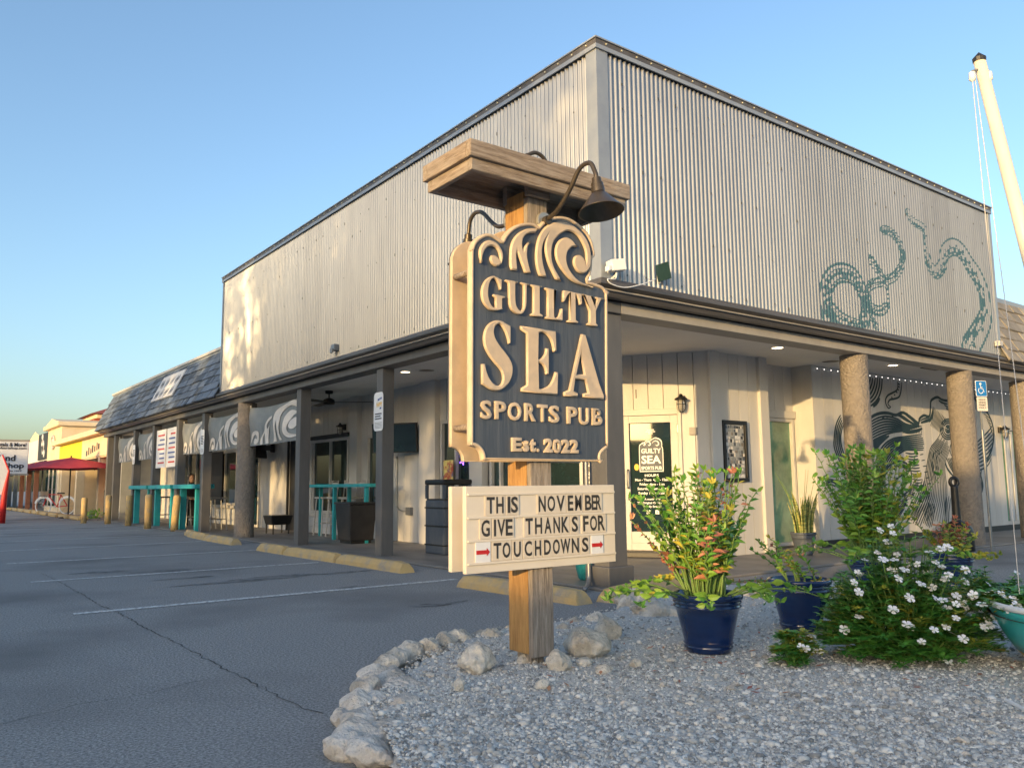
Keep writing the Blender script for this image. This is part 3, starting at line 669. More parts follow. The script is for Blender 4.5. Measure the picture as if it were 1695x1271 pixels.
hatch(A3, [(560,1300),(600,1130),(680,960),(800,870),(960,840),(1180,810)], [(720,1330),(760,1200),(850,1080),(960,1010),(1060,1010),(1200,1005)], 9, .034, .04)
for k in range(12):
    y = 1040+k*36; x = 960+k*9
    stroke(A3, [(x,y),(x+70,y+14),(x+150-k*3,y+4)], .030-.0008*k)
    if k % 2: stroke(A3, [(x+170,y-10),(x+215,y-18)], .02)
# loop with suckers, lower arm lines
stroke(A5, [(700,520),(720,420),(770,290),(850,215),(940,185),(1040,220),(1090,310),(1100,420),(1065,560),(960,660),(880,760)], .04, False)
stroke(A5, [(720,520),(800,480),(900,420),(1000,350),(1075,300)], .03)
for a in np.linspace(-2.6, .2, 9): stroke(A5, [(945+120*math.cos(a), 330+110*math.sin(a)), (945+85*math.cos(a+.12), 330+75*math.sin(a+.12)), (945+110*math.cos(a+.28), 330+100*math.sin(a+.28))], .03)
hatch(A5, [(560,560),(580,430),(640,280),(740,120)], [(700,560),(720,460),(780,330),(850,240)], 7, .034, .06)
hatch(A5, [(1110,480),(1090,560),(1000,640),(900,740)], [(1200,420),(1150,600),(1040,720),(960,850)], 7, .022, .1, 1)
hatch(A5, [(1060,640),(960,760),(880,860),(780,1000)], [(1020,780),(960,880),(900,980),(860,1080)], 5, .026, .1)
hatch(A6, [(250,330),(200,520),(150,650),(60,800)], [(330,560),(300,680),(250,790),(210,900)], 7, .03, .08)
hatch(A6, [(310,600),(290,720),(250,850)], [(380,620),(370,760),(340,900)], 6, .03, .1)
hatch(A6, [(520,520),(500,640),(495,800),(480,900)], [(560,560),(540,700),(535,800),(520,880)], 3, .03)
# far left arm seen past the column, top arms
hatch(A3, [(160,575),(105,690),(80,860),(90,1010),(200,1250)], [(190,700),(160,830),(165,930),(185,1010),(215,1110)], 5, .036)
stroke(A3, [(100,1271),(150,1210),(200,1250)], .04); stroke(A5, [(-20,480),(20,445),(80,450),(130,500)], .06); stroke(A5, [(0,520),(40,490),(100,520)], .03)
hatch(A3, [(670,110),(660,260),(600,400),(455,510)], [(500,110),(480,170),(450,230),(430,280)], 7, .04, .02)
stroke(A3, [(560,470),(610,410),(640,360)], .08)
stroke(A3, [(915,165),(905,280),(880,350),(820,375),(770,385),(745,420),(750,450),(775,470)], .035); stroke(A3, [(860,160),(865,220),(850,270),(800,300),(745,330),(715,380),(720,440),(750,490),(780,470)], .035)
for k in range(6): stroke(A3, [(868+k*3-k*k*4,185+k*34),(890+k*2-k*k*4,200+k*33)], .03)
hatch(A3, [(300,110),(320,180),(400,110)], [(340,260),(400,240),(440,120)], 5, .04)
mur.build('octopus_mural', M['mural'], pub)
for p in pub.children:
    if p.name.startswith('octopus_mural'):
        p['label'] = 'dark teal line painting of a large octopus on the white boards'
# ---------------- left wing with mansard roof
wing = thing('mansard_wing', 'low blue-grey shingled mansard roof wing left of the silver corrugated front', 'roof', (0.1,18,2.9))
EZ, TZ, EX, TX = 2.90, 4.14, -.14, .45
def mansard(parent, a, b, axis, m, rows=7, seed=1, w0=.30, limit=999):
    """a..b run along the street; shingles lie on the slope from (EX, EZ) to (TX, TZ)"""
    rnd = random.Random(seed); sl = Vector((TX-EX, 0, TZ-EZ)); L = sl.length; sl.normalize(); nn = Vector((-sl.z, 0, sl.x))
    def W(s, u, out):
        q = Vector((EX,0,EZ))+sl*u+nn*out
        return Vector((q.x, s, q.z)) if axis == 'y' else Vector((s, q.x, q.z))
    mb = MB(); v = [W(a,0,-.01),W(b,0,-.01),W(b,L,-.01),W(a,L,-.01)]; v += [p+Vector((0.9,0,0) if axis == 'y' else (0,0.9,0)) for p in v]
    roof = mb.add(v, [(0,1,2,3),(7,6,5,4),(0,3,7,4),(1,5,6,2),(3,2,6,7),(0,4,5,1)]).build('roof', M['core'], parent)
    ex = L/rows; variants = []
    for k in range(6):
        wd = w0*(.65+.16*k); hh = ex*1.22; th = .034; c = rnd.uniform(-.012,.012)
        vv = [(-wd/2+.013,0,0),(wd/2-.012,0,0),(wd/2-.012,hh,0),(-wd/2+.012,hh,0),(-wd/2+.012,0+c,th),(wd/2-.012,0-c,th*.9),(wd/2-.012,hh,th*.25),(-wd/2+.012,hh,th*.25)]
        me = MB().add(vv, [(3,2,1,0),(4,5,6,7),(0,1,5,4),(1,2,6,5),(2,3,7,6),(3,0,4,7)]).mesh('shingle'); me.materials.append(m); variants.append((me, wd))
    for r in range(rows):
        s = a+rnd.uniform(-.1,.1)
        while s < b-.05:
            me, wd = variants[rnd.randrange(6)]
            wd = min(wd, b-s+.1); c = W(s+wd/2, r*ex+rnd.uniform(-.014,.008), .008+.006*(r % 2)+rnd.uniform(0,.012))
            x = Vector((0,1,0)) if axis == 'y' else Vector((-1,0,0)); x = -x if axis == 'y' else -x
            yv = sl if axis == 'y' else Vector((0, sl.x, sl.z)); zv = nn if axis == 'y' else Vector((0, nn.x, nn.z))
            m4 = Matrix(((x.x,yv.x,zv.x,c.x),(x.y,yv.y,zv.y,c.y),(x.z,yv.z,zv.z,c.z),(0,0,0,1)))
            inst('shingle', me, roof, m4); s += wd
    return roof
mansard(wing, LL+.03, 24.35, 'y', M['shingle'], 7, 3, .345)
MB().box(TX-.06,TX+.5,LL+.02,24.5,TZ-.05,TZ+.045).build('roof_cap', M['flashing'], wing, bevel=.01)
MB().box(TX-.10,TX-.061,LL+.02,24.5,TZ+.0,TZ+.06).build('cap_fascia', M['trim'], wing)
MB().box(.7,6,24.2,24.3,.03,TZ-.05).build('end_wall', M['shop_grey'], wing)
wing2 = thing('mansard_wing', 'brown-grey shingled mansard roof at the right edge beyond the corrugated front', 'roof', (10,0.1,2.9))
EZ2 = EZ; mansard(wing2, LR+.03, 13.6, 'x', M['shingle_brown'], 6, 5, .42)
MB().box(LR+.02,13.6,TX-.06,TX+.5,TZ-.05,TZ+.045).build('roof_cap', M['flashing'], wing2, bevel=.01)
# painted sign board on the mansard, unreadable white script
bs = thing('roof_sign', 'white lettered board fixed on the blue shingled mansard roof', 'sign', (-.05,16.2,3.3))
sl = Vector((TX-EX,0,TZ-EZ)).normalized(); nn = Vector((-sl.z,0,sl.x))
def RS_(y, u, out): q = Vector((EX,0,EZ))+sl*u+nn*out; return Vector((q.x, y, q.z))
v = [RS_(y, u, o) for o in (.05,.075) for y, u in ((17.55,.42),(15.45,.42),(15.45,1.17),(17.55,1.17))]
MB().add(v, [(3,2,1,0),(4,5,6,7),(0,1,5,4),(1,2,6,5),(2,3,7,6),(3,0,4,7)]).build('board', M['shop_white'], bs)
rnd = random.Random(4)
for row in range(2):
    for k in range(4):
        mb = MB(); y0 = 17.4-k*.47; u0 = .80-.33*row
        pts = [(y0-.05-.3*i/6, u0+.12+.10*math.sin(i*2.1+k+row)) for i in range(7)]
        vs_ = []
        for i, (yy, uu) in enumerate(pts): vs_ += [RS_(yy, uu-.05-.03*rnd.random(), .079), RS_(yy, uu+.05+.03*rnd.random(), .079)]
        mb.add(vs_, [(2*i,2*i+2,2*i+3,2*i+1) for i in range(6)]); mb.build('lettering', M['shingle'], bs)
# ================================================================== PUB SIGN ON ITS POST
YF = -2.36; SX = -2.68
sign = thing('pub_sign', 'carved navy and cream pub sign with wave crest on a T-shaped wooden post', 'sign', (SX,-2.23,.1))
PX0, PX1, PY0, PY1 = SX-.072, SX+.072, -2.33, -2.13
# post: heart timber with casing boards
MB().box(PX0,PX1,PY0+.037,PY1,.15,2.60).build('post', M['wood_v'], sign, bevel=.004)
MB().box(PX0+.03,PX1-.03,PY0+.05,PY1-.03,.0,.15).build('post_foot', M['wood_grey'], sign, bevel=.004)
MB().box(PX0+.001,PX1-.001,PY0,PY0+.035,.135,2.56).build('post_facing', M['wood_grey'], sign, bevel=.006)
# T shaped head: a shallow box frame of weathered boards
bx0, bx1, by0, by1, bz0, bz1 = -3.21, -2.14, -2.47, -2.05, 2.565, 2.715
zm_ = bz0+.062
for n_, args in (('beam_board', (bx0-.02,bx1+.02,by0-.02,by0+.022,zm_,bz1)), ('beam_board', (bx0-.02,bx1+.02,by1-.022,by1+.02,zm_,bz1)), ('beam_board', (bx0-.021,bx0+.02,by0+.023,by1-.023,zm_,bz1-.001)), ('beam_board', (bx1-.02,bx1+.021,by0+.023,by1-.023,zm_,bz1-.001)),
                 ('beam_board', (bx0,bx1,by0,by0+.035,bz0,zm_-.001)), ('beam_board', (bx0,bx1,by1-.035,by1,bz0,zm_-.001)), ('beam_board', (bx0+.001,bx0+.035,by0+.036,by1-.036,bz0,zm_-.001)), ('beam_board', (bx1-.035,bx1-.001,by0+.036,by1-.036,bz0,zm_-.001)),
                 ('beam_top', (bx0+.021,bx1-.021,by0+.024,by1-.024,bz1-.04,bz1-.012))):
    MB().box(*args).build(n_, M['wood_y'] if args[1]-args[0] < .1 else M['wood'], sign, bevel=.005)
for k in (-1, 1): MB().box(SX-.075,SX+.075,(-2.23+k*.10)-.018,(-2.23+k*.10)+.018,bz0+.0,bz1-.041).build('beam_cleat', M['wood'], sign, bevel=.003)
# carved panels -----------------------------------------------------------
ZA, ZBq = zm(740,350,10.594), zm(850,350,10.594)
ZC1, ZD1, ZS1, ZE1 = zm(780,450,14.125), zm(890,465,14.125), zm(780,525,9.775), zm(890,540,9.775)
def SP(Z, pts, y=YF):
    out = []
    for p in pts:
        v = pl(*Z(p), 1, y); out.append((v.x-SX, v.z) + ((1,) if len(p) > 2 else ()))
    return out
I_ = lambda p: p[:2]
outl = SP(I_, [(777,737,1),(789,741),(796,750),(798,762,1),(995,764.5,1),(993,756),(996,749),(1006,741,1),(1005,640),(1004.3,497),(1002.5,483),(994.4,473),(970.8,465.4,1)]) + \
       SP(ZBq, [(1325,1150),(1365,1000),(1372,850),(1415,780),(1402,670),(1370,540),(1310,410),(1220,300),(1100,200),(980,125),(850,88),(720,92),(600,125),(500,185),(425,265,1)]) + \
       SP(ZA, [(1520,215),(1400,198),(1260,220),(1150,270),(1060,345),(1000,425),(955,512,1),(890,468),(810,415),(720,388),(630,400),(540,450),(460,530),(415,640),(400,750)]) + SP(I_, [(777.3,500),(777,640)])
OUT = smooth_outline(outl, True, 6)
def panel(yface, nd, side):
    """carved panel; nd = outward normal sign along y"""
    x = (1,0,0) if nd < 0 else (-1,0,0); n = (0,nd,0); m4 = frame4((SX,yface,0), x, n)
    me = curve_mesh([OUT], .026, .003); me.transform(Matrix.Translation((0,0,-.026))); me.transform(m4); pn = mk('sign_panel', me, M['sign_cream'], sign)
    inn_ = [OUT[i]+(lambda t: Vector((-t.y, t.x)))((OUT[(i+1) % len(OUT)]-OUT[i-1]).normalized())*.0115 for i in range(len(OUT))]
    me = curve_mesh([inn_], .004); me.transform(m4); mk('field', me, M['sign_navy'], pn)
    cu = bpy.data.curves.new('c', 'CURVE'); cu.dimensions = '3D'; cu.bevel_depth = .0095; cu.bevel_resolution = 2
    cu2 = None
    sp = cu.splines.new('POLY'); c = Vector((sum(p.x for p in OUT)/len(OUT), sum(p.y for p in OUT)/len(OUT))); sp.points.add(len(OUT)-1); sp.use_cyclic_u = True
    m = len(OUT)
    for i, (q, a) in enumerate(zip(sp.points, OUT)):
        t = (OUT[(i+1) % m]-OUT[i-1]); t.normalize(); inn = Vector((t.y, -t.x))
        a2 = a-inn*.0 + Vector((-t.y, t.x))*(.0105); q.co = (a2.x, a2.y, .003, 1)
    me = bake(cu, 0); me.transform(m4); mk('border', me, M['sign_cream'], pn, smooth=True)
    return pn, m4
def raise_piece(pn, m4, loops, name, dep=.021, bev=.0075):
    me = curve_mesh(loops, dep, bev); me.transform(Matrix.Translation((0,0,.003))); me.transform(m4); return mk(name, me, M['sign_cream'], pn)
WAVES = [SP(ZA, [(570,922,1),(535,830),(528,720),(548,640),(600,565),(670,525),(740,523),(810,550),(870,600),(915,670),(945,750),(950,830),(935,900),(900,950),(850,980),(800,970),(750,930),(722,870),(722,815),(750,785),(800,785),(850,815),(890,868,1),(885,800),(865,720),(830,660),(780,630),(720,625),(665,650),(620,710),(595,780),(580,850)]),
         SP(ZA, [(1090,1035,1),(1065,950),(1065,800),(1075,650),(1110,530),(1170,440),(1250,370),(1350,325),(1460,310),(1568,318,1),(1512,390,1),(1420,397),(1350,425),(1300,490),(1285,560),(1285,620),(1295,695,1),(1330,620),(1380,570),(1428,538,1),(1385,620),(1370,720),(1370,810),(1385,900),(1410,1000),(1440,1100,1),(1325,1085,1),(1280,960),(1240,850),(1188,708,1),(1180,800),(1185,900),(1200,1055,1)]),
         SP(ZBq, [(415,1140,1),(370,1000),(350,850),(355,700),(375,560),(420,430),(490,320),(590,240),(700,200),(800,195),(900,215),(1020,270),(1120,350),(1200,440),(1260,540),(1300,650),(1320,780),(1320,900),(1300,1000),(1250,1070),(1180,1105),(1110,1085),(1050,1020),(1015,930),(1015,850),(1040,800),(1090,778),(1150,790),(1200,845),(1228,925,1),(1232,800),(1215,680),(1170,570),(1110,470),(1040,400),(960,365),(890,360),(810,395),(730,460),(665,550),(635,660),(630,800),(650,920),(690,1030),(750,1130),(805,1235,1),(700,1200,1),(640,1080),(580,950),(540,820),(515,680),(520,560),(537,478,1),(490,570),(465,680),(465,800),(480,920),(510,1040),(550,1170,1)]),
         SP(ZBq, [(1380,1347,1),(1200,1310),(1050,1262),(930,1180),(820,1050),(740,920),(700,800),(695,690),(720,590),(780,510),(860,475),(940,485),(1010,540),(1078,642,1),(1000,635),(940,680),(900,750),(890,850),(910,960),(960,1060),(1030,1150),(1120,1230),(1250,1295)])]
LET = [[SP(ZC1, [(660,205,1),(600,175),(540,140),(470,118),(400,130),(330,175),(270,240),(225,330),(200,430),(195,540),(210,650),(250,750),(310,830),(380,890),(460,917),(560,922),(620,908),(682,885,1),(668,860,1),(668,645,1),(735,625,1),(735,590,1),(470,540,1),(458,575,1),(520,610,1),(520,848,1),(470,848),(420,800),(370,700),(345,590),(340,470),(355,350),(390,240),(440,178),(490,168),(540,212),(590,300),(622,435,1),(655,435,1)])],
       [SP(ZC1, [(755,205,1),(1035,245,1),(1030,285,1),(978,272,1),(975,400),(975,600),(985,750),(1020,850),(1070,915),(1110,925),(1150,890),(1170,830),(1175,700),(1180,500),(1175,320,1),(1105,290,1),(1110,265,1),(1300,295,1),(1300,325,1),(1245,320,1),(1240,500),(1235,750),(1215,870),(1170,960),(1110,1005),(1040,1000),(960,960),(890,890),(850,790),(835,650),(830,400),(820,268,1),(755,232,1)])],
       [SP(ZC1, [(1335,315,1),(1600,350,1),(1595,385,1),(1545,375,1),(1548,980,1),(1615,1030,1),(1615,1072,1),(1345,1032,1),(1345,1000,1),(1400,975,1),(1400,370,1),(1335,337,1)])],
       [SP(ZD1, [(115,175,1),(385,220,1),(380,252,1),(325,240,1),(328,830,1),(350,880),(400,870),(440,830),(470,760),(495,665,1),(530,668,1),(525,947,1),(125,887,1),(130,855,1),(180,840,1),(180,240,1),(115,200,1)])],
       [SP(ZD1, [(550,240,1),(965,315,1),(980,560,1),(930,575,1),(895,430),(850,345),(825,330,1),(835,930,1),(895,970,1),(890,1003,1),(640,970,1),(645,940,1),(700,920,1),(700,305,1),(640,355),(600,430),(568,500,1),(535,500,1)])],
       [SP(ZD1, [(985,325,1),(1235,375,1),(1230,402,1),(1195,395,1),(1287,630,1),(1345,432,1),(1305,420,1),(1305,395,1),(1480,420,1),(1475,450,1),(1425,442,1),(1303,720,1),(1305,1010,1),(1345,1040,1),(1340,1083,1),(1105,1035,1),(1110,1005,1),(1160,990,1),(1160,720,1),(1035,360,1),(985,347,1)])],
       [SP(ZS1, [(135,765,1),(190,760,1),(215,880),(260,990),(320,1070),(380,1110),(430,1105),(465,1060),(475,980),(460,900),(420,830),(340,740),(250,620),(190,500),(168,390),(172,280),(205,180),(260,110),(330,70),(400,60),(470,75),(540,115),(605,150,1),(605,430,1),(570,440,1),(550,345),(525,270),(485,185),(440,125),(400,122),(355,160),(335,230),(345,310),(380,390),(440,480),(520,580),(590,680),(630,780),(638,880),(620,980),(570,1080),(500,1150),(430,1190),(350,1195),(270,1170),(200,1125),(152,1095,1),(135,1092,1)])],
       [SP(ZS1, [(765,150,1),(1335,232,1),(1345,560,1),(1295,570,1),(1275,447),(1235,347),(1175,277),(1110,252,1),(1060,262,1),(1052,680,1),(1075,687),(1125,647),(1160,587),(1170,512,1),(1222,512,1),(1222,932,1),(1172,932,1),(1160,847),(1125,777),(1055,735,1),(1065,1155,1),(1110,1165),(1225,1107),(1285,1007),(1320,892,1),(1372,897,1),(1362,1265,1),(775,1205,1),(780,1150,1),(865,1100,1),(862,270,1),(768,205,1)])],
       [SP(ZE1, [(670,135,1),(737,145,1),(960,930,1),(1035,1125,1),(1035,1187,1),(703,1150,1),(703,1093,1),(778,1080,1),(735,868,1),(573,862,1),(548,1050,1),(615,1083,1),(615,1147,1),(388,1132,1),(390,1070,1),(470,1035,1)]), SP(ZE1, [(662,452,1),(592,785,1),(718,785,1)])]]
# the row "SEA" sits a little lower: same plane, no change needed
Zt = zm(740,650,6.054)
SMALL = [(c, a, b, y0, y1) for c, a, b, y0, y1 in (('S',325,430,78,266),('P',465,575,88,268),('O',598,728,98,281),('R',765,870,108,287),('T',895,992,120,294),('S',1010,1107,130,304),('P',1190,1287,143,314),('U',1310,1405,152,324),('B',1440,1535,160,326),
         ('E',633,735,450,590),('s',742,803,480,592),('t',810,872,465,594),('.',880,908,560,594),('2',958,1040,458,600),('0',1043,1126,466,606),('2',1130,1212,468,606),('2',1215,1298,470,606))]
front, m4f = panel(YF, -1, 0)
for wv in WAVES: raise_piece(front, m4f, [smooth_outline(wv, True, 5)], 'wave')
for k, L_ in enumerate(LET): raise_piece(front, m4f, [smooth_outline(l, True, 5) for l in L_], 'letter', .021, .0036 if k < 6 else .0065)
for c, a, b, y0, y1 in SMALL:
    v0, v1 = pl(*Zt((a, y1)), 1, YF), pl(*Zt((b, y0)), 1, YF)
    cx = (a+b)/2; zb, zt = pl(*Zt((cx, y1)), 1, YF).z, pl(*Zt((cx, y0)), 1, YF).z
    me = fit(text_mesh(c, .0, .026 if c in 'SPORTUB' else .05), v1.x-v0.x, zt-zb, v0.x-SX, zb)
    # raise it: solid with a small bevel
    bm = bmesh.new(); bm.from_mesh(me); bmesh.ops.remove_doubles(bm, verts=bm.verts, dist=1e-5); r = bmesh.ops.extrude_face_region(bm, geom=bm.faces[:])
    bmesh.ops.translate(bm, verts=[e for e in r['geom'] if isinstance(e, bmesh.types.BMVert)], vec=(0,0,.014)); bmesh.ops.recalc_face_normals(bm, faces=bm.faces); bm.to_mesh(me); bm.free()
    me.transform(Matrix.Translation((0,0,.003))); me.transform(m4f); o = mk('letter', me, M['sign_cream'], front, bevel=.0025)
    if c in 'Et2' :
        pass
m4b = frame4((SX,-2.195,0), (1,0,0), (0,-1,0)); me = curve_mesh([OUT], .026, .003); me.transform(Matrix.Translation((0,0,-.026))); me.transform(m4b); back = mk('sign_panel', me, M['sign_cream'], sign)
me = curve_mesh([[p for p in OUT]], .004, 0, 0); me.transform(Matrix.Translation((0,0,-.031)) ); me.transform(m4b); mk('field', me, M['sign_navy'], back)
# wooden dowels that tie both panels together
for px_, py_ in ((765,455),(765,708)):
    v = pl(px_, py_, 1, -2.26); MB().tube([(v.x,-2.345,v.z),(v.x,-2.18,v.z)], .016, 10).build('spacer', M['wood'], sign, smooth=True)
for zz in (1.45, 2.1): MB().tube([(-2.27,-2.345,zz),(-2.27,-2.18,zz)], .016, 10).build('spacer', M['wood'], sign, smooth=True)
# ---------------- changeable letter board (two sided box)
rb = thing('letter_board', 'cream changeable letter board reading THIS NOVEMBER GIVE THANKS FOR TOUCHDOWNS, under the carved sign', 'sign', (SX,-2.36,.58))
rx0, rx1, rz0, rz1 = -3.178, -2.185, .585, 1.004
for y0, y1 in ((-2.362,-2.332),(-2.235,-2.205)): MB().box(rx0,rx1,y0,y1,rz0,rz1).build('board', M['board_cream'], rb, bevel=.003)
ZR = zm(720,740,3.344)
rows = [[('T',285,330),('H',338,379),('I',401,416),('S',420,458),('N',573,612),('O',622,664),('V',672,718),('E',735,765),('M',775,811),('B',830,866),('E',867,893),('R',891,919)],
        [('G',255,302),('I',325,337),('V',344,388),('E',390,429),('T',500,541),('H',553,592),('A',605,644),('N',655,691),('K',700,740),('S',757,791),('F',820,850),('O',858,897),('R',902,941)],
        [('T',323,366),('O',373,416),('U',435,474),('C',495,536),('H',552,586),('D',603,641),('O',652,690),('W',695,749),('N',757,796),('S',814,849)]]
rz = [((285,368),(285,276)),((255,497),(255,403)),((325,617),(325,530))]
def yq(px, py): v = pl(*ZR((px,py)), 1, -2.366); return v
for k, (row, ((xa,yb),(xb,yt))) in enumerate(zip(rows, rz)):
    zb, zt = yq(xa,yb).z, yq(xb,yt).z
    # rail under and over the row
    for zz in ((zb-.018,) if k else (zb-.018, zt+.014)): MB().box(rx0+.008,rx1-.004,-2.371,-2.3625,zz-.006,zz+.005).build('letter_rail', M['board_cream'], rb, bevel=.002)
    for c, a, b in row:
        v0, v1 = yq(a,yb), yq(b,yb); pad = .008
        MB().box(v0.x-pad,v1.x+pad,-2.3665-random.uniform(0,.001),-2.3635,zb-.010,zt+.008).build('letter_tile', M['tile'], rb)
        me = fit(text_mesh(c, 0, .022), v1.x-v0.x, zt-zb, v0.x, zb); me.transform(frame4((0,-2.3684,0), (1,0,0), (0,-1,0))); mk('letter', me, M['letter_black'], rb)
for a, b, ya, yb in ((228,303,570,592),(868,928,528,552)):
    v0, v1 = yq(a,yb), yq(b,ya); zc = (v0.z+v1.z)/2 if False else yq((a+b)/2,(ya+yb)/2).z; L_ = v1.x-v0.x; hh = .013
    MB().box(v0.x-.004,v1.x+.004,-2.3665,-2.3635,zc-.055,zc+.055).build('letter_tile', M['white_sign'], rb)
    me = curve_mesh([[(0,-hh*.75),(L_*.76,-hh*.75),(L_*.76,-hh*1.5),(L_,0),(L_*.76,hh*1.5),(L_*.76,hh*.75),(0,hh*.75)]], .0006); me.transform(frame4((v0.x,-2.368,zc), (1,0,0), (0,-1,0))); mk('arrow', me, M['red'], rb)
# ---------------- gooseneck lamps
def smooth3(pts, n=8):
    P = [Vector(p) for p in pts]; out = []
    for i in range(len(P)-1):
        a, b = P[i], P[i+1]; ta = (b-P[max(i-1,0)])/2; tb = (P[min(i+2,len(P)-1)]-a)/2
        for j in range(n):
            u = j/n; h = u*u; out.append(a*(2*h*u-3*h+1)+ta*(h*u-2*h+u)+b*(-2*h*u+3*h)+tb*(h*u-h))
    return out+[P[-1]]
def gooseneck(label, pts, head, tilt, plate_c=None, pn=(0,-1,0), scale=1.0):
    g = thing('gooseneck_lamp', label, 'lamp', tuple(pts[0]), 'gooseneck lamps on the pub sign')
    MB().tube(smooth3(pts), .0125, 10).build('arm', M['bronze'], g, smooth=True)
    if plate_c is not None:
        a = Vector(plate_c); n = Vector(pn); MB().tube([a, a+n*.022], .052, 20).build('wall_plate', M['galv_pipe'], g, bevel=.004); MB().tube([a+n*.022, a+n*.05], .026, 16).build('collar', M['bronze'], g, bevel=.003)
    T4 = Matrix.Translation(head) @ Matrix.Rotation(tilt[0], 4, 'X') @ Matrix.Rotation(tilt[1], 4, 'Y')
    for nm, prof, sm_ in (('socket', [(0,.002),(.017,.0),(.024,-.004),(.024,-.03),(.031,-.033),(.031,-.052),(.034,-.055),(.034,-.086),(0,-.087)], False), ('lamp_shade', [(.030,-.087),(.042,-.094),(.113,-.186),(.117,-.191),(.110,-.189),(.038,-.102),(.0,-.100)], True)):
        me = MB().lathe([(r*scale, z*scale) for r, z in prof], 32).mesh(nm); me.transform(T4); o = mk(nm, me, M['bronze'], g, smooth=sm_)
    return g
PXP = lambda x, y, Y: pl(x, y, 1, Y)
gooseneck('bronze gooseneck barn lamp in front of the wooden sign post, right of it', [(SX+.035,-2.335,2.435),(SX+.035,-2.45,2.465),(SX+.035,-2.56,2.55),(SX+.035,-2.64,2.64),(SX+.035,-2.72,2.645),(SX+.035,-2.76,2.58),(SX+.035,-2.765,2.55)], (SX+.035,-2.765,2.552), (R_(-9),0), (SX+.035,-2.333,2.435))
gl = [tuple(pl(x, y, 0, SX-.02)) for x, y in ((846,368),(836,373),(824,375),(813,367),(803,356),(795,351),(785,354),(778,367),(775.5,388))]
gooseneck('bronze gooseneck lamp left of the sign post, its shade hidden behind the back panel', gl, gl[-1], (R_(6),0), (SX-.02,-2.128,gl[0][2]), (0,1,0))
g3 = [pl(868,262,1,-1.95), pl(876,256,1,-1.95), pl(886,253,1,-1.95), pl(896,258,1,-1.95), pl(903,268,1,-1.95), pl(905,285,1,-1.95)]
gooseneck('upper arc of a bronze gooseneck lamp showing above the wooden T beam', [tuple(g3[0]-Vector((.01,0,.12)))]+[tuple(v) for v in g3], tuple(g3[-1]), (0,0))
# flood lamp, solar panel and their cable on the gutter
fl = thing('flood_light', 'small white security flood light on the gutter edge beside the corner flashing', 'lamp', (.2,-.1,2.98))
c = pl(1020,440,1,-.12)
MB().obox(c, Vector((.075,-.02,.012)), Vector((.012,.055,0)), Vector((-.01,0,.055))).build('lamp_head', M['boat_white'], fl, bevel=.008)
MB().obox(pl(1008,444,1,-.12), Vector((.03,0,.01)), Vector((0,.03,0)), Vector((0,0,.028))).build('sensor', M['boat_white'], fl, bevel=.01)
MB().tube([c-Vector((0,0,.05)), c-Vector((0,0,.09)), c-Vector((0,-.1,.13))], .012, 8).build('bracket', M['boat_white'], fl, smooth=True)
MB().tube(smooth3([pl(1022,452,1,-.12), pl(1018,462,1,-.12), pl(1006,462,1,-.13), pl(1012,470,1,-.135), pl(1035,476,1,-.135), pl(1065,470,1,-.13), pl(1085,462,1,-.10)]), .006, 6).build('cable', M['boat_white'], fl, smooth=True)
sp_ = thing('solar_panel', 'small dark solar panel tilted against the corrugated wall above the gutter', 'solar panel', tuple(pl(1100,460,1,-.08)))
MB().obox(pl(1098,450,1,-.10), Vector((.02,.0,-.085)), Vector((.03,-.065,.012)), Vector((.006,.004,.001))).build('panel', M['glass'], sp_, bevel=.003)
MB().tube([pl(1098,455,1,-.09), pl(1094,462,1,-.05), pl(1092,468,1,-.03)], .012, 8).build('bracket', M['boat_white'], sp_)
MB().box(*( [pl(1646,560,1,0).x-.06, pl(1646,560,1,0).x+.06, -.10, -.02, 3.14, 3.22])).build('junction_box', M['trim'], pub, bevel=.005)
jb = tag(MB().box(-.10,-.015,pl(560,568,0,0).y-.06,pl(560,568,0,0).y+.06,3.10,3.20).box(-.13,-.1005,pl(560,568,0,0).y-.035,pl(560,568,0,0).y+.035,3.06,3.13).build('wall_light', M['steel'], bevel=.006), 'small grey box light low on the shaded corrugated wall', 'light')
# ================================================================== PORCH FITTINGS
# recessed ceiling lights and vents
for k, (px_, py_, lab) in enumerate(((671,615,'lit round ceiling downlight above the wall television'), (1287,575,'lit round ceiling downlight above the framed menu'), (1478,604,'lit round ceiling downlight between the two right stucco columns'))):
    v = pl(px_, py_, 2, ZC); g = thing('ceiling_light', lab, 'ceiling light', (v.x, v.y, ZC), 'recessed porch lights')
    MB().lathe([(.0,-.004),(.075,-.004)], 20, (v.x,v.y,ZC)).build('lens', M['lit'], g); MB().lathe([(.075,-.002),(.077,-.012),(.10,-.010),(.105,-.001)], 24, (v.x,v.y,ZC)).build('ring', M['white'], g, smooth=True)
for px_, py_, lab in ((706,612,'round ceiling speaker right of the downlight on the left porch'), (1375,597,'round ceiling speaker beside the nearer right stucco column')):
    v = pl(px_, py_, 2, ZC); g = thing('ceiling_speaker', lab, 'speaker', (v.x, v.y, ZC), 'round ceiling speakers'); MB().lathe([(.0,-.012),(.12,-.012),(.125,-.006),(.125,-.001)], 24, (v.x,v.y,ZC)).build('grille', M['bronze'], g, smooth=True); MB().lathe([(.126,-.001),(.128,-.014),(.17,-.010),(.18,-.001)], 24, (v.x,v.y,ZC)).build('ring', M['ceiling'], g, smooth=True)
v = pl(1548,609,2,ZC); tag(MB().box(v.x-.25,v.x+.25,v.y-.12,v.y+.12,ZC-.012,ZC-.002).build('ceiling_vent', M['black']), 'black louvred vent in the porch ceiling by the far stucco column', 'vent')
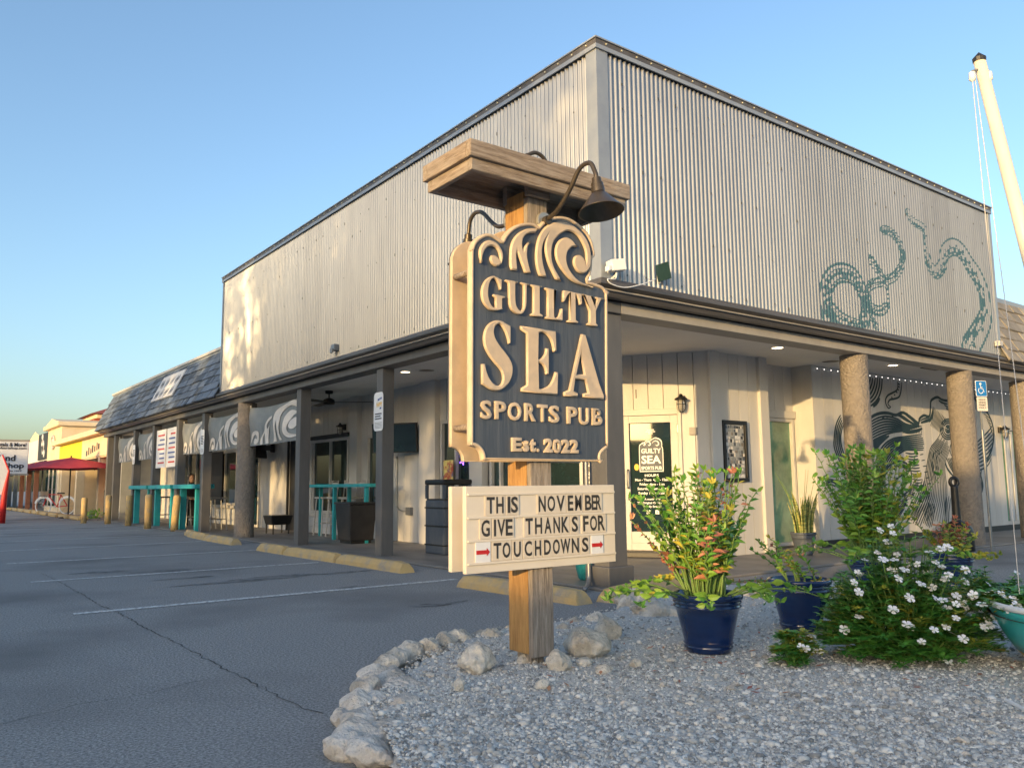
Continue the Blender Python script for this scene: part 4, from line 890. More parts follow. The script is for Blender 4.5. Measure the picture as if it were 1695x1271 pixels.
# string of white bulbs along the octopus wall
sl_ = thing('string_lights', 'string of small white bulbs along the ceiling above the octopus mural', 'string lights', (8,RY-.05,ZC-.06))
MB().tube([(5.85+.5*k, RY-.04, ZC-.045) for k in range(16)], .004, 5).build('wire', M['white'], sl_)
for k in range(40): MB().lathe([(0,-.009),(.007,-.004),(.007,.004),(0,.009)], 6, (5.9+k*.19, RY-.045, ZC-.055)).build('bulb', M['bulb'], sl_)
# ceiling fan
fx = pl(545,640,0,1.05); fan = thing('ceiling_fan', 'black three-bladed ceiling fan under the left porch ceiling', 'ceiling fan', (1.05, fx.y, ZC))
cz = pl(545,664,0,1.05).z
MB().lathe([(0,0),(.075,0),(.07,-.05),(.02,-.06)], 20, (1.05,fx.y,ZC)).build('canopy', M['black'], fan, smooth=True); MB().tube([(1.05,fx.y,ZC-.05),(1.05,fx.y,cz+.05)], .013, 8).build('rod', M['black'], fan)
MB().lathe([(0,.06),(.04,.06),(.10,.03),(.115,-.02),(.10,-.06),(0,-.07)], 24, (1.05,fx.y,cz)).build('motor', M['black'], fan, smooth=True)
for a in (-.62, 1.47, 3.57):
    d = Vector((math.cos(a), math.sin(a), 0)); s_ = Vector((-d.y, d.x, .12)); c = Vector((1.05,fx.y,cz-.02))
    MB().obox(c+d*.46, d*.36, s_*.065, Vector((0,0,.006))).build('blade', M['black'], fan, bevel=.004)
# wall lanterns (caged bulkhead)
def lantern(p, n, label):
    p, n = Vector(p), Vector(n).normalized(); g = thing('wall_lantern', label, 'lamp', tuple(p), 'black caged wall lanterns'); c = p+n*.12
    MB().obox(p+n*.02, n*.02, Vector((-n.y,n.x,0))*.045, Vector((0,0,.06))).build('back_plate', M['black'], g, bevel=.004); MB().tube([p+n*.03+Vector((0,0,.03)), c+Vector((0,0,.045))], .016, 8).build('arm', M['black'], g)
    MB().lathe([(0,.085),(.02,.08),(.03,.05),(.035,.045),(.085,.02),(.09,.0),(.04,-.002)], 20, c).build('hood', M['black'], g, smooth=True)
    MB().lathe([(.042,-.003),(.05,-.04),(.048,-.11),(.03,-.145),(0,-.15)], 16, c).build('globe', M['lamp_glass'], g, smooth=True)
    for k in range(6):
        a = k*math.pi/3; MB().tube([c+Vector((r*math.cos(a), r*math.sin(a), z)) for r, z in ((.055,0),(.062,-.05),(.058,-.12),(.02,-.17))], .004, 5).build('cage_bar', M['black'], g)
    MB().tube([c+Vector((.062*math.cos(a), .062*math.sin(a), -.06)) for a in np.linspace(0, 6.283, 17)], .004, 5, False).build('cage_ring', M['black'], g); return g
lp = pC+dC*onC(1129,668); lantern((lp.x,lp.y,2.13), nC, 'black caged lantern on the sunlit wall right of the entrance door')
lantern((WX,9.75,2.22), nW, 'black caged lantern right of the wide porch window on the left wall'); lantern((WX,12.95,2.2), nW, 'black caged lantern left of the dark porch door'); lantern((12.2,RY,2.0), (0,-1,0), 'brass toned lantern by the curtained doorway at the right edge')
# televisions on brackets
def tv(c, n, w_, h_, label):
    c, n = Vector(c), Vector(n).normalized(); s_ = Vector((-n.y, n.x, 0)); g = thing('television', label, 'television', tuple(c), 'wall televisions')
    t_ = Vector((0,0,1))-n*.0; up = (Vector((0,0,1))-n*(-.12)).normalized(); nn_ = s_.cross(up); nn_ = nn_ if nn_.dot(n) > 0 else -nn_
    MB().obox(c, s_*w_/2, up*h_/2, nn_*.03).build('housing', M['black'], g, bevel=.008); MB().obox(c+nn_*.0312, s_*(w_/2-.02), up*(h_/2-.02), nn_*.001).build('screen', M['glass'], g)
    MB().bar(c-nn_*.03, c-n*.33, .05, .12).build('bracket', M['charcoal'], g); MB().obox(c-n*.335, s_*.12, Vector((0,0,.10)), n*.012).build('wall_mount', M['charcoal'], g); return g
tv((1.60,7.02,1.85), (-.80,-.6,0), .85, .52, 'black wall television on the porch wall right of the post with the white sign')
tv((1.60,13.75,1.95), (-.75,.66,0), .80, .48, 'black wall television hung under the wave banner beside the round column')
# conduit with outlet under the television
cd_ = thing('conduit', 'grey electrical conduit and outlet box below the right wall television', 'conduit', (WX,7.2,.6)); MB().tube(smooth3([(WX-.02,7.55,1.55),(WX-.02,7.55,.75),(WX-.02,7.50,.62),(WX-.02,7.35,.57),(WX-.02,7.12,.57)]), .014, 8).build('pipe', M['galv_pipe'], cd_, smooth=True); MB().box(WX-.07,WX-.001,6.98,7.14,.50,.64).build('outlet_box', M['steel'], cd_, bevel=.01)
# framed menu and call button by the door
fm = thing('framed_menu', 'tall black framed menu board on the wall right of the entrance', 'picture frame', (3.85,RY,1.3)); a, b = pl(1192,695,1,RY), pl(1236,790,1,RY); x0, x1, z0, z1 = a.x, b.x, 1.02, 1.86
for q in ((x0,x1,z1-.05,z1),(x0,x1,z0,z0+.05),(x0,x0+.05,z0+.051,z1-.051),(x1-.05,x1,z0+.051,z1-.051)): MB().box(q[0],q[1],RY-.05,RY-.004,q[2],q[3]).build('frame_side', M['black'], fm, bevel=.004)
MB().box(x0+.051,x1-.051,RY-.02,RY-.004,z0+.051,z1-.051).build('backing', M['shop_grey'], fm)
rnd = random.Random(9)
for r in range(15):
    xx = x0+.055
    while xx < x1-.075:
        ww = rnd.uniform(.02,.06); hh = rnd.uniform(.03,.052); zz = z0+.056+r*(z1-z0-.115)/15
        MB().box(xx,min(xx+ww,x1-.053),RY-.0225-.002*rnd.random(),RY-.0205,zz,zz+hh).build('photo_print', rnd.choice([M['shop_white'],M['shop_grey'],M['charcoal'],M['steel'],M['sign_navy'],M['banner'],M['banner_wave'],M['walk'],M['shop_grey']]), fm); xx += ww+rnd.uniform(.002,.02)
plate(pC, dC, nC, onC(1143), onC(1157), 1.66, 1.76, 0, .04, 'door_bell', M['beam'], pub)
# dark planter boxes, bar top with stools along the left wall
v = pl(600,886,2,.03); bz = .62
bn = thing('planter_box', 'large charcoal square planter box standing on the porch behind the grey posts', 'planter', (1.15,7.6,.03))
def tapered(c, a0, b0, a1, b1, z0, z1): return [(c[0]+sx*(a0 if k == 0 else a1), c[1]+sy*(b0 if k == 0 else b1), (z0,z1)[k]) for k in (0,1) for sx, sy in ((-1,-1),(1,-1),(1,1),(-1,1))]
BXF = [(3,2,1,0),(4,5,6,7),(0,1,5,4),(1,2,6,5),(2,3,7,6),(3,0,4,7)]
MB().add(tapered((1.15,7.6),.22,.25,.26,.30,.08,.70), BXF).build('bin_body', M['charcoal'], bn, bevel=.015); MB().add(tapered((1.15,7.6),.19,.22,.19,.22,.03,.079), BXF).build('foot', M['black'], bn); MB().add(tapered((1.15,7.6),.275,.315,.275,.315,.701,.74), BXF).build('rim', M['charcoal'], bn, bevel=.01)
bt = thing('bar_table', 'teal topped bar table standing by the wide porch window', 'table', (1.35,9.2,.03)); MB().box(1.2,1.6,7.2,10.2,1.0,1.06).build('table_top', M['teal'], bt, bevel=.008)
for y in (7.4,8.7,10.0):
    for x in (1.25,1.55): MB().box(x-.03,x+.03,y-.03,y+.03,.03,1.0).build('leg', M['teal'], bt)
def stool(x, y, rz, label, mm='steel', grp='metal bar stools', h=.74, back=True):
    g = thing('bar_stool', label, 'stool', (x,y,.03), grp); c, s_ = math.cos(rz), math.sin(rz)
    def T(px_, py_, pz_): return (x+px_*c-py_*s_, y+px_*s_+py_*c, .03+pz_)
    for sx in (-1,1):
        for sy in (-1,1): MB().tube([T(.19*sx,.19*sy,0), T(.15*sx,.15*sy,h)], .014, 6).build('leg', M[mm], g)
    MB().obox(T(0,0,h+.02), Vector((c,s_,0))*.19, Vector((-s_,c,0))*.19, Vector((0,0,.02))).build('seat', M[mm], g, bevel=.012)
    for zz in (.25,): 
        for k in range(4): a = [(-1,-1),(1,-1),(1,1),(-1,1)]; MB().tube([T(a[k][0]*.178,a[k][1]*.178,zz), T(a[(k+1)%4][0]*.178,a[(k+1)%4][1]*.178,zz)], .010, 6).build('foot_rail', M[mm], g)
    if back:
        MB().tube([T(-.15,.16,h), T(-.15,.19,h+.36), T(.15,.19,h+.36), T(.15,.16,h)], .014, 6).build('back_frame', M[mm], g); MB().obox(T(0,.185,h+.27), Vector((c,s_,0))*.14, Vector((-s_,c,0))*.008, Vector((0,0,.06))).build('back_panel', M[mm], g)
    return g
for y, lab in ((8.9,'white framed bar stool, nearest the charcoal planter box'),(9.5,'white framed bar stool in the middle of the porch bar table'),(10.1,'white framed bar stool at the far end of the porch bar table')): stool(1.72, y, -1.57, lab, 'trim', 'bar stools by the porch window')
# rubbish bin behind the letter board
tb = thing('trash_bin', 'dark slate litter bin with open hatch, half hidden behind the letter board', 'bin', (1.2,5.1,.03))
tx, ty = pl(742,850,0,1.15).x, pl(742,850,0,1.15).y
MB().box(tx-.24,tx+.24,ty-.26,ty+.26,.03,.80).build('body', M['sign_navy'], tb, bevel=.02); MB().box(tx-.25,tx+.25,ty-.27,ty+.27,1.02,1.10).build('lid', M['black'], tb, bevel=.025); MB().box(tx-.22,tx+.22,ty-.24,ty+.24,.80,.82).build('hatch_floor', M['charcoal'], tb)
for sx in (-1,1):
    for sy in (-1,1): MB().box(tx+sx*.22-.02,tx+sx*.22+.02,ty+sy*.24-.02,ty+sy*.24+.02,.82,1.02).build('corner_bar', M['sign_navy'], tb)
for z in (.15,.42,.68): MB().box(tx-.246,tx+.246,ty-.266,ty+.266,z,z+.02).build('body_rib', M['black'], tb)
tp = thing('teal_pot', 'teal glazed pot with leaf relief beside the corner post base', 'pot', (1.0,1.6,.03)); v = pl(978,960,2,.03); MB().lathe([(0,.0),(.12,.0),(.135,.02),(.165,.16),(.175,.30),(.18,.33),(.165,.33),(.155,.30),(0,.28)], 28, (v.x+.05,v.y+.05,.03)).build('pot_body', M['pot_teal'], tp, smooth=True)
dp = thing('downpipe', 'thin grey downpipe running down beside the slate corner post', 'pipe', (.08,.2,0)); MB().tube(smooth3([(.06,.35,2.7),(.06,.35,1.5),(.06,.34,.25),(.0,.28,.08),(-.16,.16,.03)]), .022, 8).build('pipe', M['steel'], dp, smooth=True)
# framed art, neon star and things inside the window behind the sign
ar = tag(MB().box(1.80,1.82,5.48,5.75,1.06,1.42).build('art_print', M['goods']), 'small colourful print leaning in the window above the litter bin', 'picture')
ne = thing('neon_sign', 'small violet neon star in the window beside the print', 'neon sign', (WX-.05,5.3,1.5)); MB().tube([(WX-.06,5.32+.09*(1 if k % 2 else .45)*math.cos(k*math.pi/5), 1.42+.09*(1 if k % 2 else .45)*math.sin(k*math.pi/5)) for k in range(11)], .006, 6, False).build('neon_tube', M['neon'], ne)
# ---------------- wave banners between the left posts
def banner(ya, yb, label, zt=2.60, zb=1.83, x=.27):
    g = thing('wave_banner', label, 'banner', (x,(ya+yb)/2,zb), 'grey wave banners between the porch posts'); W_ = yb-ya; n = 26; mz = 8; vs = []
    def pt(u, v, off=0):     # u from far (left in the photo) to near, v up
        sag = .05*math.sin(math.pi*u)*(v); xx = x-.03*math.sin(u*9+v*3)*.6-off+.02*math.sin(v*6+u*4)
        return (xx, yb-u*W_, zb+(zt-zb)*v-sag*(1 if v > .5 else .4))
    for j in range(mz+1):
        for i in range(n+1): vs.append(pt(i/n, j/mz))
    MB().add(vs, [(j*(n+1)+i, j*(n+1)+i+1, (j+1)*(n+1)+i+1, (j+1)*(n+1)+i) for j in range(mz) for i in range(n)]).build('cloth', M['banner'], g, smooth=True)
    K = 1100.
    def wave(pts, m, off):
        me = curve_mesh([smooth_outline(pts, True, 4)], 0)
        for v_ in me.vertices: v_.co = pt((v_.co.x-170)/810, max(min((1030-v_.co.y)/800, 1.02), -.02), off)
        me.name = 'wave_print'; me.update(); mk('wave_print', me, m, g)
    cl, gr = M['banner_wave'], M['banner_wave2']
    wave([(200,985,1),(205,860),(230,760),(280,725),(325,760),(330,860),(325,960),(290,1005),(255,980),(255,900),(280,880),(300,910,1),(300,840),(275,805),(245,840),(225,900)], cl, .014)
    wave([(355,1000,1),(365,890),(420,740),(440,600),(490,490),(545,445,1),(540,500),(490,560),(465,640),(470,720),(515,630,1),(490,780),(475,900),(480,1015,1),(435,1015,1),(425,900),(420,800,1),(395,880),(395,1020,1),(365,1025,1)], cl, .014)
    wave([(550,1000,1),(570,850),(575,650),(575,480),(610,360),(700,290),(840,230),(900,270),(960,350),(975,450),(950,600),(930,720),(890,800),(840,790),(815,720),(840,620),(890,580),(910,630,1),(935,540),(925,450),(870,360),(790,330),(720,390),(690,480),(680,600),(670,800),(680,900),(710,980,1),(660,985,1),(640,880),(635,720),(615,560,1),(605,700),(605,850),(605,995,1)], cl, .014)
    wave([(965,930,1),(900,960),(830,960),(760,900),(730,800),(735,650),(750,520),(800,430),(850,430),(910,490,1),(860,540),(830,620),(800,720),(800,800),(830,870),(900,905)], cl, .014)
    for yy in (ya+.0, yb-.0): MB().tube([(x, yy, zt), (x, yy, zt+.05)], .008, 6).build('tie', M['white'], g)
banner(7.96, 10.58, 'grey banner with cream wave print, the nearest, right of the round column')
banner(10.98, 13.25, 'grey banner with wave print just left of the round column'); banner(13.47, 15.34, 'grey banner with wave print above the teal counter, behind the slim white sign')
banner(17.96, 19.93, 'grey banner with wave print, second from the far end'); banner(20.17, 22.58, 'grey banner with wave print at the far end of the porch')
wb = thing('menu_banner', 'pair of white printed banners hanging between two far posts', 'banner', (.2,16.6,1.7))
for y0, y1 in ((16.7,17.65),(15.7,16.6)):
    MB().box(.20,.212,y0,y1,1.55,2.55).build('sheet', M['white_sign'], wb)
    for k in range(7): MB().box(.195,.1985,y0+.12,y1-.12-.25*random.random(),1.66+k*.12,1.70+k*.12).build('print_line', M['ink_blue'] if k % 3 else M['red'], wb)
# white advice signs fixed on posts
def rrect(w_, h_, r, n=6): 
    return [(sx*(w_/2-r)+r*math.cos(a0+k*math.pi/2/n), sy*(h_/2-r)+r*math.sin(a0+k*math.pi/2/n)) for sx, sy, a0 in ((1,1,0),(-1,1,math.pi/2),(-1,-1,math.pi),(1,-1,1.5*math.pi)) for k in range(n+1)]
def post_sign(y, zc, label, detail=False, x=.15, w_=.28, h_=.56):
    g = thing('post_notice', label, 'sign', (x,y,zc), 'white notices on the porch posts'); m4 = frame4((x,y,zc), (0,-1,0), (-1,0,0))
    me = curve_mesh([rrect(w_,h_,.06)], .006); me.transform(m4); mk('plate', me, M['white_sign'], g)
    def tx_(t_, zz, h, ww, m, xx=0):
        me = text_mesh(t_, 0, .03); a, b = bounds(me); me.transform(Matrix.Translation((xx,zz,.0075)) @ Matrix.Diagonal((ww/(b[0]-a[0]), h/.72, 1, 1)) @ Matrix.Translation((-(a[0]+b[0])/2,0,0))); me.transform(m4); mk('lettering', me, m, g)
    if detail:
        tx_('HAPPY', .07, .065, .17, M['ink_yellow'], .03)
        for xa, xb, za, zb in ((-.02,.02,.155,.19),(.03,.05,.16,.20),(.06,.10,.17,.205),(.04,.09,.03,.06)):
            me = curve_mesh([[(xa,za),(xb,za+.006),(xb,zb),(xa,zb-.006)]], .0005); me.transform(Matrix.Translation((0,0,.0065))); me.transform(m4); mk('print_mark', me, M['ink_blue'], g)
    for k in range(3 if detail else 6): me = curve_mesh([[(-.10,-.03-k*.035-.012),(.10-.03*(k % 2),-.03-k*.035-.012),(.10-.03*(k % 2),-.03-k*.035+.006),(-.10,-.03-k*.035+.006)]], .0005); me.transform(Matrix.Translation((0,.0 if detail else .16,.0065))); me.transform(m4); mk('print_line', me, M['ink'], g)
    for k in range(5): me = curve_mesh([[(-.11,-.165-k*.019),(.11,-.165-k*.019),(.11,-.158-k*.019),(-.11,-.158-k*.019)]], .0005); me.transform(Matrix.Translation((0,0,.0065))); me.transform(m4); mk('print_line', me, M['steel'], g)
post_sign(4.88, pl(634,680,0,.15).z, 'white rounded notice with yellow HAPPY lettering on the nearest square porch post', True)
post_sign(13.36, 2.05, 'white rounded notice on the square post left of the round column'); post_sign(19.98, 2.0, 'white rounded notice on a far porch post before the second banner')
# teal counters between far posts, with stools behind bollards
for k, (ya, yb, lab) in enumerate(((13.5,15.3,'teal bar counter between posts, nearest to the round column'),(15.6,17.7,'teal bar counter in the middle of the far porch bays'),(17.95,20.0,'teal bar counter farthest along the porch'))):
    g = thing('bar_counter', lab, 'counter', (.25,(ya+yb)/2,.03), 'teal counters between porch posts'); MB().box(.05,.50,ya,yb,1.0,1.10).build('counter_top', M['teal'], g, bevel=.008)
    for y in (ya+.35, yb-.2): MB().box(.18,.32,y-.05,y+.05,.03,.999).build('leg', M['teal'], g, bevel=.005)
for y, lab in ((14.2,'grey metal bar stool at the nearest teal counter'),(15.0,'grey metal bar stool beside the slanted yellow bollard'),(16.2,'grey metal bar stool at the middle teal counter, near end'),(17.1,'grey metal bar stool at the middle teal counter, far end'),(18.8,'grey metal bar stool at the farthest teal counter')): stool(.78, y, 1.57, lab, 'steel', 'grey stools at the teal counters', .72, False)
# yellow bollards
for px_, py_, tp_, lean, lab in ((138,866,823,0,'yellow bollard, leftmost, beyond the porch'),(178,867,819,0,'yellow bollard second from the left, beside the end posts'),(212,870,819,0,'yellow bollard third from the left'),(244,875,818,0,'yellow bollard fourth from the left, by the bar stools'),(288,879,819,.05,'yellow bollard, rightmost, leaning slightly by the bar counter')):
    v = pl(px_, py_, 2, 0); zt = pl(px_, tp_, 0, v.x).z; g = tag(MB().lathe([(.0,0),(.085,0),(.085,zt-.05),(.075,zt-.015),(.04,zt),(0,zt)], 20, (0,0,0)).build('bollard', M['yellow'], smooth=True), lab, 'bollard', 'yellow bollards by the porch')
    g.location = (v.x, v.y, 0); g.rotation_euler = (0, lean, 0)
# small dark fire-pit like chair beside the round column
ch = thing('patio_chair', 'small low black metal chair behind the round stucco column', 'chair', (1.3,11.8,.03))
MB().box(1.05,1.45,11.3,11.75,.28,.32).build('seat', M['black'], ch, bevel=.01); MB().add(tapered((1.25,11.52),.2,.2,.24,.27,.22,.42), BXF).build('basin', M['black'], ch, bevel=.02)
for sx in (1.08,1.42):
    for sy in (11.33,11.72): MB().tube([(sx,sy,.03),(sx,sy,.3)], .015, 6).build('leg', M['black'], ch)
# person in black seated by the far doorway (head and arms show over the counter)
def person(loc, label):
    x, y, z = loc; g = thing('person', label, 'person', loc)
    J = [(0,0,.95),(0,0,1.12),(0,-.01,1.30),(0,-.01,1.44),(0,-.02,1.54),(0,-.03,1.63),(0,-.03,1.72), (-.17,0,1.40),(-.23,-.05,1.17),(-.12,-.26,1.12),(-.04,-.33,1.14), (.17,0,1.40),(.24,-.05,1.17),(.14,-.26,1.10),(.06,-.34,1.12), (-.09,0,.90),(-.10,-.03,.5),(-.10,.02,.08),(-.10,-.12,.03), (.09,0,.90),(.10,-.03,.5),(.10,.02,.08),(.10,-.12,.03)]
    E_ = [(0,1),(1,2),(2,3),(3,4),(4,5),(5,6),(3,7),(7,8),(8,9),(9,10),(3,11),(11,12),(12,13),(13,14),(0,15),(15,16),(16,17),(17,18),(0,19),(19,20),(20,21),(21,22)]
    rad = [.15,.14,.16,.10,.055,.085,.07,.075,.05,.038,.03,.075,.05,.038,.03,.10,.065,.045,.04,.10,.065,.045,.04]
    me = bpy.data.meshes.new('body'); me.from_pydata([(x+a, y+b, z+c) for a, b, c in J], E_, []); o = mk('body', me, M['cloth_black'], g)
    sk = o.modifiers.new('skin', 'SKIN'); 
    for i, r in enumerate(rad): me.skin_vertices[0].data[i].radius = (r, r*.8)
    me.skin_vertices[0].data[0].use_root = True; sb_ = o.modifiers.new('sub', 'SUBSURF'); sb_.levels = sb_.render_levels = 2
    h = MB().lathe([(0,-.115),(.045,-.105),(.07,-.06),(.082,0),(.08,.05),(.06,.095),(0,.118)], 18, (0,0,0)).mesh('head'); h.transform(Matrix.Translation((x,y-.035,z+1.655)) @ Matrix.Diagonal((.95,1.12,1,1))); hd = mk('head', h, M['skin'], g, smooth=True)
    MB().add([(x-.014,y-.125,z+1.63),(x+.014,y-.125,z+1.63),(x,y-.155,z+1.632),(x,y-.122,z+1.675)], [(0,1,2),(0,2,3),(2,1,3),(0,3,1)]).build('nose', M['skin'], hd)
    for s_ in (-1,1): MB().lathe([(0,-.01),(.012,0),(0,.01)], 8, (x+s_*.032,y-.118,z+1.668)).build('eye', M['ink'], hd)
    hr = MB().lathe([(.086,-.03),(.092,.02),(.085,.065),(.06,.105),(0,.126)], 18, (0,0,0)).mesh('hair'); hr.transform(Matrix.Translation((x,y-.015,z+1.665)) @ Matrix.Diagonal((.95,1.1,1,1))); mk('hair', hr, M['hair'], hd, smooth=True)
    for s_ in (-1,1):
        a = Vector((x+s_*.19,y-.10,z+1.15)); b = Vector((x+s_*.05,y-.36,z+1.135)); fa = MB().tube([a.lerp(b,u) for u in (0,.4,.8,1)], [.05,.046,.036,.034], 10).build('forearm', M['skin'], o, smooth=True)
        for k in range(5):
            q = b+Vector((-s_*.01*k, -.012, .022-.011*k)); MB().tube([q, q+Vector((-s_*.02,-.04,-.004)), q+Vector((-s_*.035,-.062+.006*abs(k-2),-.02))], [.010,.009,.007], 6).build('finger', M['skin'], fa, smooth=True)
person((1.0,17.15,.03-.42), 'person in black clothes with dark hair standing behind the teal counter, arms bent')
# ---------------- disabled parking sign
v = pl(1638,914,2,0); hx, hy = 7.35, -.26
hs = thing('parking_sign', 'blue disabled parking sign on a grey metal pole beside the far stucco column', 'sign', (hx,hy,0)); tz = 2.36
MB().box(hx-.028,hx+.028,hy-.012,hy+.012,0,1.75).build('pole', M['steel'], hs, bevel=.006)
def facec(x, z): return frame4((hx,hy-.02,0), (.93,-.36,0), (-.36,-.93,0))
fm4 = frame4((hx-.01,hy-.03,0), (.93,-.36,0), (-.36,-.93,0))
def fl_(loops, dep, off, m, nm): me = curve_mesh(loops, dep); me.transform(Matrix.Translation((0,0,off))); me.transform(fm4); return mk(nm, me, m, hs)
zb_ = pl(1616,680,1,hy).z; zt_ = pl(1616,630,1,hy).z; zmid = pl(1616,656,1,hy).z
def mv(lp, dx, dz): return [(x+dx, z+dz) for x, z in lp]
MB().bar((hx,hy,1.7), (hx,hy,zt_), .02, .02).build('pole_top', M['steel'], hs)
fl_([mv(rrect(.20, zt_-zmid, .02), 0, (zt_+zmid)/2)], .004, 0, M['white'], 'plate'); fl_([mv(rrect(.186, zt_-zmid-.014, .018), 0, (zt_+zmid)/2)], .001, .0045, M['hc_blue'], 'blue_field')
fl_([mv(rrect(.19, zmid-zb_-.01, .012), 0, (zb_+zmid)/2-.003)], .004, 0, M['board_cream'], 'plate')
zc = (zt_+zmid)/2; hw = MB()
pw4 = lambda q: tuple(fm4 @ Vector((q.x, q.y, .0065)))
ribbon(hw, [(-.012+.042*math.cos(a), zc-.03+.042*math.sin(a)) for a in np.linspace(2.2, 6.0, 14)], .011, pw4); ribbon(hw, [(-.012,zc+.045),(-.008,zc+.0),(.03,zc-.002),(.042,zc-.045),(.055,zc-.042)], .012, pw4); ribbon(hw, [(-.01,zc+.022),(.022,zc+.020)], .009, pw4); ribbon(hw, [(-.012+.013*math.cos(a), zc+.068+.013*math.sin(a)) for a in np.linspace(0,6.28,9)], .016, pw4)
hw.build('wheelchair_symbol', M['white'], hs)
for k, t_ in enumerate(('PARKING BY','DISABLED','PERMIT','ONLY')):
    me = text_mesh(t_, 0, .02); a, b = bounds(me); me.transform(Matrix.Translation((0,zmid-.06-k*(zmid-zb_-.05)/4.2,.005)) @ Matrix.Diagonal((.13/(b[0]-a[0]),.038,1,1)) @ Matrix.Translation((-(a[0]+b[0])/2,0,0))); me.transform(fm4); mk('lettering', me, M['ink'], hs)
# cigarette receptacle
cr = thing('ash_receptacle', 'black cigarette receptacle with a long neck by the far stucco column', 'ashtray', (7.35,.0,.0)); v = pl(1580,912,2,0); cx, cy = 6.95, .02
MB().lathe([(0,0),(.20,0),(.21,.02),(.21,.28),(.19,.34),(.12,.40),(.065,.43),(.062,.45)], 32, (cx,cy,.0)).build('base', M['black'], cr, smooth=True); MB().lathe([(.062,.45),(.055,.55),(.05,.90),(.052,.93),(0,.935)], 20, (cx,cy,0)).build('neck', M['black'], cr, smooth=True)
MB().tube([(cx+.055*math.cos(a)*.8,cy-.055*math.cos(a)*.6,.985+.062*math.sin(a)) for a in np.linspace(0,6.283,21)], .026, 10, False).build('top_ring', M['black'], cr, smooth=True)
tag(MB().box(7.55,7.60,RY-.03,RY-.001,.52,.66).build('wall_outlet', M['steel'], bevel=.005), 'small grey outlet low on the white wall right of the octopus', 'outlet')
# ================================================================== PLANTING BED
BED = [(-4.05,-2.9),(-3.84,-2.30),(-3.60,-1.90),(-3.33,-1.60),(-2.81,-1.22),(-2.34,-1.05),(-1.92,-1.01),(-1.4,-.97),(-.87,-.86),(-.3,-.62),(.25,-.45),(1.0,-.55),(1.7,-1.1),(2.0,-2.0),(2.1,-3.4),(1.9,-5.2),(.8,-6.6),(-1.5,-7.0),(-3.4,-6.2),(-4.2,-4.9),(-4.25,-3.7)]
BZ = .085
BEDI = [(x+(.17 if k < 6 else .05), y-(.17 if 2 <= k <= 11 else 0)) for k, (x, y) in enumerate(BED)]
def hz(x, y): return BZ+.018*noise.noise(Vector((x*1.3,y*1.3,0)))+.007*noise.noise(Vector((x*5,y*5,3)))
def inside(x, y, poly):
    c = False; j = len(poly)-1
    for i in range(len(poly)):
        if (poly[i][1] > y) != (poly[j][1] > y) and x < (poly[j][0]-poly[i][0])*(y-poly[i][1])/(poly[j][1]-poly[i][1])+poly[i][0]: c = not c
        j = i
    return c
bm = bmesh.new(); g_ = {}; st = .08
for i in range(-55, 32):
    for j in range(-90, 0):
        if inside((i+.5)*st, (j+.5)*st, BEDI):
            vs_ = []
            for a, b in ((0,0),(1,0),(1,1),(0,1)):
                k = (i+a, j+b)
                if k not in g_: g_[k] = bm.verts.new((k[0]*st, k[1]*st, hz(k[0]*st, k[1]*st)))
                vs_.append(g_[k])
            bm.faces.new(vs_)
for e in list(bm.edges):
    if e.is_boundary:
        for v_ in e.verts: v_.co.z = min(v_.co.z, .02)
me = bpy.data.meshes.new('gravel_ground'); bm.to_mesh(me); bm.free(); gb = mk('gravel_ground', me, M['gravel_bed'], smooth=True); gb['kind'] = 'structure'
# loose gravel
phi = (1+5**.5)/2
ICO = np.array([(-1,phi,0),(1,phi,0),(-1,-phi,0),(1,-phi,0),(0,-1,phi),(0,1,phi),(0,-1,-phi),(0,1,-phi),(phi,0,-1),(phi,0,1),(-phi,0,-1),(-phi,0,1)])/1.9
ICF = np.array([(0,11,5),(0,5,1),(0,1,7),(0,7,10),(0,10,11),(1,5,9),(5,11,4),(11,10,2),(10,7,6),(7,1,8),(3,9,4),(3,4,2),(3,2,6),(3,6,8),(3,8,9),(4,9,5),(2,4,11),(6,2,10),(8,6,7),(9,8,1)])
pts = []
while len(pts) < 46000:
    # sample by picture so that the near part is dense
    x, y = random.uniform(540,1760), 960+320*random.random()**.8
    v = pl(x, y, 2, BZ)
    if inside(v.x, v.y, BEDI): pts.append((v.x, v.y))
pts = np.array(pts); N = len(pts); Z = np.array([hz(*p) for p in pts])
sz = RS.lognormal(0, .5, N)*.0044; sz = np.clip(sz, .002, .018)
V = ICO[None]*(1+RS.uniform(-.28,.28,(N,12,1)))*sz[:,None,None]*np.stack([RS.uniform(.7,1.4,N),RS.uniform(.7,1.3,N),RS.uniform(.55,.95,N)],-1)[:,None,:]
th = RS.uniform(0,6.28,N); c_, s_ = np.cos(th)[:,None], np.sin(th)[:,None]
V = np.stack([V[...,0]*c_-V[...,1]*s_, V[...,0]*s_+V[...,1]*c_, V[...,2]], -1)
V += np.stack([pts[:,0], pts[:,1], Z+sz*.25], -1)[:,None,:]
F = (ICF[None]+(np.arange(N)*12)[:,None,None]).reshape(-1,3)
me = bpy.data.meshes.new('gravel'); me.vertices.add(N*12); me.vertices.foreach_set('co', V.reshape(-1)); me.loops.add(len(F)*3); me.loops.foreach_set('vertex_index', F.reshape(-1)); me.polygons.add(len(F)); me.polygons.foreach_set('loop_start', np.arange(0, len(F)*3, 3)); me.update(calc_edges=True); me.validate()
gv = mk('gravel', me, M['gravel']); tag(gv, 'grey crushed gravel covering the planting bed', 'gravel', kind='stuff')
